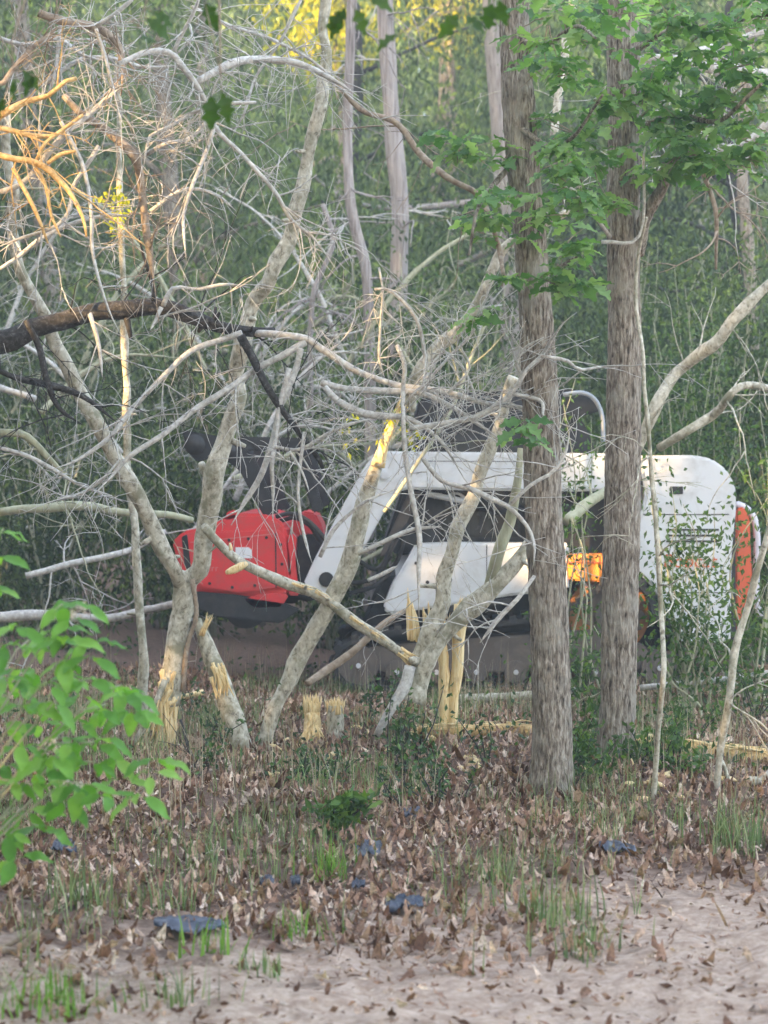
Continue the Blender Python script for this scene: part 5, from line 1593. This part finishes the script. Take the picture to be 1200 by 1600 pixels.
# sprays of small leaves in front of the machine rear and the dim right side
def spray_bush(base, tips, Y, label, matl, L, per, jit=.09, skip=None):
    p = np.array(at(*base, Y)); p[2] = gz(p[0], p[1])
    t = empty('leafy_shrub', p, label, 'shrub')
    mb = MB(); cs = []
    for (a, b_) in tips:
        e = at(a, b_, Y + R.uniform(-.35, .35))
        m_ = p * .4 + e * .6 + R.normal(0, .12, 3); m_[2] = p[2] + (e[2] - p[2]) * .65
        Q = wobble(spline([p + R.normal(0, .1, 3) * (1, 1, 0), m_, e], 18), .03)
        sweep(mb, Q, np.linspace(.010, .0025, 18), 5)
        for i in range(4, 18):
            for _ in range(per):
                cs.append(Q[i] + R.normal(0, jit, 3))
    tag(put('stems', mb, M['olive_stem'], t), kind='stuff')
    cs = np.array(cs)
    if skip:
        sx_ = 600 + FPX * cs[:, 0] / cs[:, 1]; sy_ = 738 - FPX * (cs[:, 2] - 1.6) / cs[:, 1]
        cs = cs[~((sx_ > skip[0]) & (sx_ < skip[2]) & (sy_ > skip[1]) & (sy_ < skip[3]))]
    n = len(cs)
    mb = MB(); leaf_cards(mb, cs, hang(n, .5), R.uniform(.6, 1.3, n) * L, R.uniform(.4, .6, n) * L)
    tag(put('foliage', mb, matl, t, False), kind='stuff')


spray_bush((1075, 1100), [(1010, 740), (1060, 770), (1080, 840), (1120, 800), (1050, 850), (1020, 880), (1110, 880), (1085, 930), (1040, 960), (1130, 960), (1060, 830), (1090, 845), (1110, 835), (1040, 845), (1075, 790), (1070, 900), (1045, 910)], 12.4, 'airy small leaved shrub veiling the white machine rear', M['spray_leaf'], .05, 7, .09)
spray_bush((1185, 1120), [(1150, 720), (1180, 640), (1200, 780), (1165, 1010), (1190, 930), (1140, 1040), (1160, 830), (1210, 700)], 12.6, 'leafy shrub at the right edge beside the red tailgate', M['spray_leaf'], .05, 10)
spray_bush((868, 1090), [(892, 812), (905, 800), (884, 790), (895, 990), (920, 985)], 12.2, 'leafy shrub between the two oaks with a spray beside the cab', M['spray_leaf'], .05, 6, .06, (790, 830, 975, 945))
spray_bush((1090, 900), [(1030, 620), (1060, 640), (1040, 560), (1080, 600), (1110, 560), (1150, 640), (1130, 520), (1180, 560), (1020, 500), (1070, 480), (1060, 690), (1100, 700)], 14.8 + 1.6, 'tall shrub rising behind the machine rear at the right', M['spray_leaf'], .055, 16, .16)
spray_bush((1120, 900), [(1050, 420), (1090, 380), (1130, 350), (1170, 420), (1190, 330), (1030, 380), (1150, 470), (1190, 500), (1080, 450), (1110, 440)], 17.3, 'tallest shrub behind the machine at the right edge', M['mid_leaf'], .06, 20, .22)
spray_bush((720, 900), [(560, 480), (600, 470), (520, 500), (650, 500), (700, 470), (660, 430), (740, 520), (700, 540), (760, 450), (580, 520), (800, 560)], 17.2, 'spreading green shrub directly behind the black cab', M['spray_leaf'], .05, 13, .18)
spray_bush((900, 900), [(880, 640), (900, 600), (920, 660), (935, 690), (890, 690), (910, 720)], 13.4, 'small leafy spray hanging over the pale tube at the cab roof corner', M['spray_leaf'], .05, 6, .07)
# little yellow leaf sprig on the thin sapling at left
mb = MB()
C = np.array([at(a, b_, 11.3) for a, b_ in [(165, 300), (175, 310), (185, 300), (195, 310), (180, 325), (172, 345), (185, 350), (190, 330)] for _ in range(8)]) + R.normal(0, .03, (64, 3))
leaf_cards(mb, C, hang(64, .6), R.uniform(.03, .07, 64), R.uniform(.02, .035, 64))
tag(put('leaf_sprig', mb, M['yellow_leaf'], bpy.data.objects['sapling'], False), kind='stuff')

# trees added far at the top; their yellow leaf colour stands for sunlit glints
def yellow_tree(px, Y, tops, label):
    p = at(px, 700, Y); p[2] = gz(p[0], p[1])
    t = empty('yellow_tree', p, label, 'tree')
    top = at(px, -40, Y)
    mb = MB(); Q = spline([p - np.array((0, 0, .1)), (p + top) / 2 + R.normal(0, .2, 3), top], 20); sweep(mb, Q, np.linspace(.12, .05, 20), 8); put('trunk', mb, M['oak_bark'], t)
    cs = np.array([at(a, b_, Y + R.uniform(-.6, .6)) for a, b_ in tops])
    C = cloud(cs, 170, (.42, .42, .34)); n = len(C); mb = MB()
    leaf_cards(mb, C, hang(n), R.uniform(.10, .2, n), R.uniform(.05, .10, n)); put('crown', mb, M['yellow_leaf'], t, False)


yellow_tree(520, 31, [(470, 20), (500, 40), (530, 30), (545, 60), (520, 70), (545, 15), (490, 0), (525, -20)], 'tree with sunlit yellow put into its leaf colour, far behind at the top centre')
yellow_tree(700, 33, [(690, 10), (705, 25), (720, 0), (690, -20)], 'smaller tree with sunlit yellow put into its leaves, right of the shaggy trunks')

# ---------------------------------------------------------------- near shrub at the left edge
YN = 5.9
p = at(-150, 1500, YN); p[2] = gz(p[0], p[1])
bush = empty('beautyberry_shrub', p, 'bright green broad leaved shrub with pale pink flowers at the left edge in front', 'shrub')
bush_meshes = leaf_proto('ovate', 1.0, M['bush_leaf'], 8, .16)
nodes = [(130, 940), (112, 965), (90, 985), (45, 1000), (85, 995), (100, 1030), (140, 1000), (10, 1005), (20, 1080), (80, 1095), (125, 1085), (60, 1130), (150, 1105), (205, 1110), (30, 1160), (110, 1160), (160, 1150), (60, 1210), (130, 1225), (190, 1215), (235, 1205), (20, 1220), (100, 1250), (170, 1240),
         (40, 1265), (10, 1300), (-5, 830), (-5, 870), (-10, 920), (75, 1065), (190, 1070), (35, 1045), (215, 1240), (150, 1190), (80, 1180), (5, 1130), (5, 1190), (245, 1185), (120, 1125), (140, 1060), (40, 1100), (175, 1180), (60, 1290), (25, 1340), (0, 1060)]
nodes += [(a + R.normal(0, 22), b_ + R.normal(0, 22)) for a, b_ in nodes if a < 215 and R.random() < .62]
nodes3 = [at(a, b_, YN + R.uniform(-.35, .3)) for a, b_ in nodes]
mb = MB()
for q in nodes3[::3]:
    hub_ = p + (q - p) * np.array((.35, .35, .0)) + np.array((0, 0, (q[2] - p[2]) * .55))
    sweep(mb, spline([p + R.normal(0, .03, 3) * (1, 1, 0), hub_, q * .75 + hub_ * .25 + np.array((0, 0, .05)), q], 16), np.linspace(.006, .002, 16), 5)
tag(put('stems', mb, M['olive_stem'], bush), kind='stuff')
nl = 0
for q in nodes3:
    k = R.integers(3, 5); a0 = R.uniform(0, 6.28)
    for j in range(k):
        a = a0 + j * 2 * np.pi / k + R.normal(0, .3)
        d = np.array((math.cos(a), math.sin(a) * .8, R.uniform(-.7, .05)))
        leaf_obj('leaf', bush_meshes[R.integers(8)], bush, q + unit(d) * .022, d, np.array((0, -.35, 1)) + R.normal(0, .22, 3), R.uniform(.06, .112)); nl += 1
for (a, b_) in [(112, 960), (128, 950), (128, 1232), (84, 1166), (100, 1215)]:
    q = at(a, b_, YN - .15); mb = MB(); n = 60
    C = q + R.normal(0, .009, (n, 3)); leaf_cards(mb, C, R.standard_normal((n, 3)), R.uniform(.006, .012, n), R.uniform(.005, .01, n)); put('flower_cluster', mb, M['flower'], bush, False)

# soft leaves hanging into the top of the frame, close to the camera
hang_mesh = leaf_proto('oak', 1.0, M['near_leaf'], 4, .15)
ht = empty('overhanging_branch', at(300, -500, 5.6), 'dark green leaves of a near branch hanging blurred into the top', 'branch')
for (pts, lv) in [([(300, -500), (260, -200), (235, -30), (225, 15)], [(228, 30), (215, 45), (240, 20)]), ([(420, -500), (480, -200), (535, -30), (538, 0)], [(540, 12), (530, 18), (575, -5), (555, 15)]), ([(700, -400), (710, -100), (725, 10)], [(715, 22), (728, 25), (620, 55)]),
                  ([(300, -500), (100, -150), (20, 60), (20, 110)], [(25, 125), (55, 120), (8, 155), (35, 110)]), ([(320, -400), (340, -60), (345, 120)], [(347, 145), (320, 5), (330, 150)]), ([(760, -400), (772, -100), (775, -15)], [(770, 5), (780, 0)])]:
    mb = MB(); Q = trace(pts, 5.6, 5.5, 0, 14); sweep(mb, Q, np.linspace(.008, .002, 14), 5); put('stem', mb, M['brown_wood'], ht)
    for (a, b_) in lv:
        q = at(a, b_, 5.45 + R.uniform(-.1, .1))
        m2 = MB(); sweep(m2, [Q[-1], (Q[-1] + q) / 2 + np.array((0, 0, .01)), q], [.002, .0018, .0015], 4); put('stem', m2, M['brown_wood'], ht)
        leaf_obj('leaf', hang_mesh[R.integers(4)], ht, q, (R.normal(0, .8), R.normal(0, .4), -.7), (R.normal(0, .5), -1, .5), R.uniform(.07, .10))

# ---------------------------------------------------------------- scraps of dark plastic
def scrap(px, py, wpx, hpx, label):
    c = on_ground(px, py); k = m_per_px(c[1])
    w = wpx * k; d = max(hpx * k / (1.6 / c[1]) * .6, .05)
    n, mm = 16, 10
    x, y = np.meshgrid(np.linspace(-1, 1, n), np.linspace(-1, 1, mm), indexing='ij')
    ed = 1 + .10 * np.sin(4 * np.arctan2(y, x) + R.uniform(0, 6)) * np.hypot(x, y)
    px_ = x * np.sqrt(1 - y * y / 2) * ed * w / 2; py_ = y * np.sqrt(1 - x * x / 2) * ed * d / 2
    z = .034 + .03 * vnoise((n, mm), (5, 6)) + .014 * R.random((n, mm)) + .004 * y - .006 * np.hypot(x, y) ** 2
    V = np.stack((c[0] + px_, c[1] + py_, ground_z(c[0] + px_, c[1] + py_) + z), -1).reshape(-1, 3)
    i, j = np.meshgrid(np.arange(n - 1), np.arange(mm - 1), indexing='ij')
    F = np.stack((i * mm + j, (i + 1) * mm + j, (i + 1) * mm + j + 1, i * mm + j + 1), -1).reshape(-1, 4)
    mb = MB(); mb.add(V, [F])
    o = put('plastic_scrap', mb, M['plastic_sheet'], origin=c)
    s = o.modifiers.new('thick', 'SOLIDIFY'); s.thickness = .003
    tag(o, label, 'plastic scrap', 'scraps of dark plastic in the litter')


scrap(300, 1464, 112, 32, 'largest flat blue grey plastic scrap on the leaves at lower left')
scrap(632, 1430, 62, 22, 'dark blue plastic scrap at the edge of the bare dirt near the centre')
scrap(575, 1342, 44, 26, 'crumpled dark plastic scrap in the leaves below the stumps')
scrap(417, 1393, 24, 14, 'left one of three tiny plastic scraps in a row')
scrap(462, 1393, 18, 12, 'middle one of three tiny plastic scraps in a row')
scrap(560, 1402, 20, 10, 'right one of three tiny plastic scraps in a row')
scrap(965, 1340, 56, 20, 'black plastic scrap on brown leaves below the thinner oak')
scrap(100, 1338, 44, 22, 'dark plastic scrap in the shade under the leafy shrub')
scrap(645, 1285, 30, 16, 'small bluish plastic scrap among green seedlings')

# ---------------------------------------------------------------- unseen wood left of and behind the viewer, added to shade the clearing
sh_ = np.array((SUN_DIR.x, SUN_DIR.y, 0)); sh_ /= np.linalg.norm(sh_)
perp = np.array((-sh_[1], sh_[0], 0))
if perp[1] < 0:
    perp = -perp
sd = np.array(SUN_DIR)
cw = np.array((-15.0, 1.0, 0))
nC = 11000
u = R.uniform(-26, 46, nC); w_ = R.uniform(0, 9, nC); z = R.uniform(0, 24, nC)
C = cw + perp * u[:, None] + sh_ * w_[:, None]; C[:, 2] = z
C = cloud(C, 14, (.55, .55, .5)); n = len(C)
Dh = unit(hang(n, .6)); Lh = R.uniform(.4, .65, n)
keep = (np.abs(C[:, 0]) > 2.5 + .26 * np.maximum(C[:, 1], 0)) | (C[:, 1] < -3)
GAPS = []
# gaps cut in its leaves, aimed to let sun onto chosen spots
for (px, py, Y, r) in [(40, 215, 8.7, .22), (85, 285, 8.65, .16), (205, 245, 9.1, .08), (606, 690, 10.8, .12), (915, 886, 14.05, .12), (180, 320, 11.3, .10),
                       (520, 40, 31, .8), (700, 5, 33, .6)]:
    q = at(px, py, Y)
    d = C + Dh * Lh[:, None] * .5 - q
    tpar = d @ sd
    dist = np.linalg.norm(d - tpar[:, None] * sd, axis=1)
    keep &= ~((dist < r + .24) & (tpar > 0))
    GAPS.append((q, r + .30))
C = C[keep]; n = len(C)
mb = MB(); leaf_cards(mb, C, Dh[keep], Lh[keep], Lh[keep] * .75)
# small leaves added in those gaps to dim the beams
e1 = unit(np.cross(sd, (0, 0, 1.0))); e2 = np.cross(sd, e1)
for q, r in GAPS:
    k = int((.0 if abs(q[1] - 14.05) < .2 or q[1] > 20 else .4) * math.pi * r * r / .0019)
    t0 = ((cw - q) @ sh_) / float(sd @ sh_)
    a = R.uniform(0, 2 * np.pi, k); rad = r * np.sqrt(R.random(k))
    P = q + sd * (t0 + R.uniform(0, 8, k))[:, None] + e1 * (np.cos(a) * rad)[:, None] + e2 * (np.sin(a) * rad)[:, None]
    leaf_cards(mb, P, hang(k, .6), .09, .065)
tag(put('shading_woods', mb, M['far_leaf'], smooth=False), 'unseen leafy wood left of and behind the viewer, added to shade the clearing', 'woods', kind='stuff')

# ---------------------------------------------------------------- dusty air
hm = bpy.data.materials.new('dusty_air'); hm.use_nodes = True
hn = hm.node_tree
hn.nodes.remove(hn.nodes['Principled BSDF'])
pv = hn.nodes.new('ShaderNodeVolumePrincipled')
pv.inputs['Color'].default_value = (.95, .95, .93, 1)
pv.inputs['Density'].default_value = .0046
pv.inputs['Anisotropy'].default_value = .2
hn.links.new(pv.outputs[0], hn.nodes['Material Output'].inputs['Volume'])
mb = MB(); box(mb, (-75, -45, -1.8), (75, 130, 40))
tag(put('haze', mb, hm, smooth=False), 'pale dust hanging in the air of the clearing', 'haze', kind='stuff')
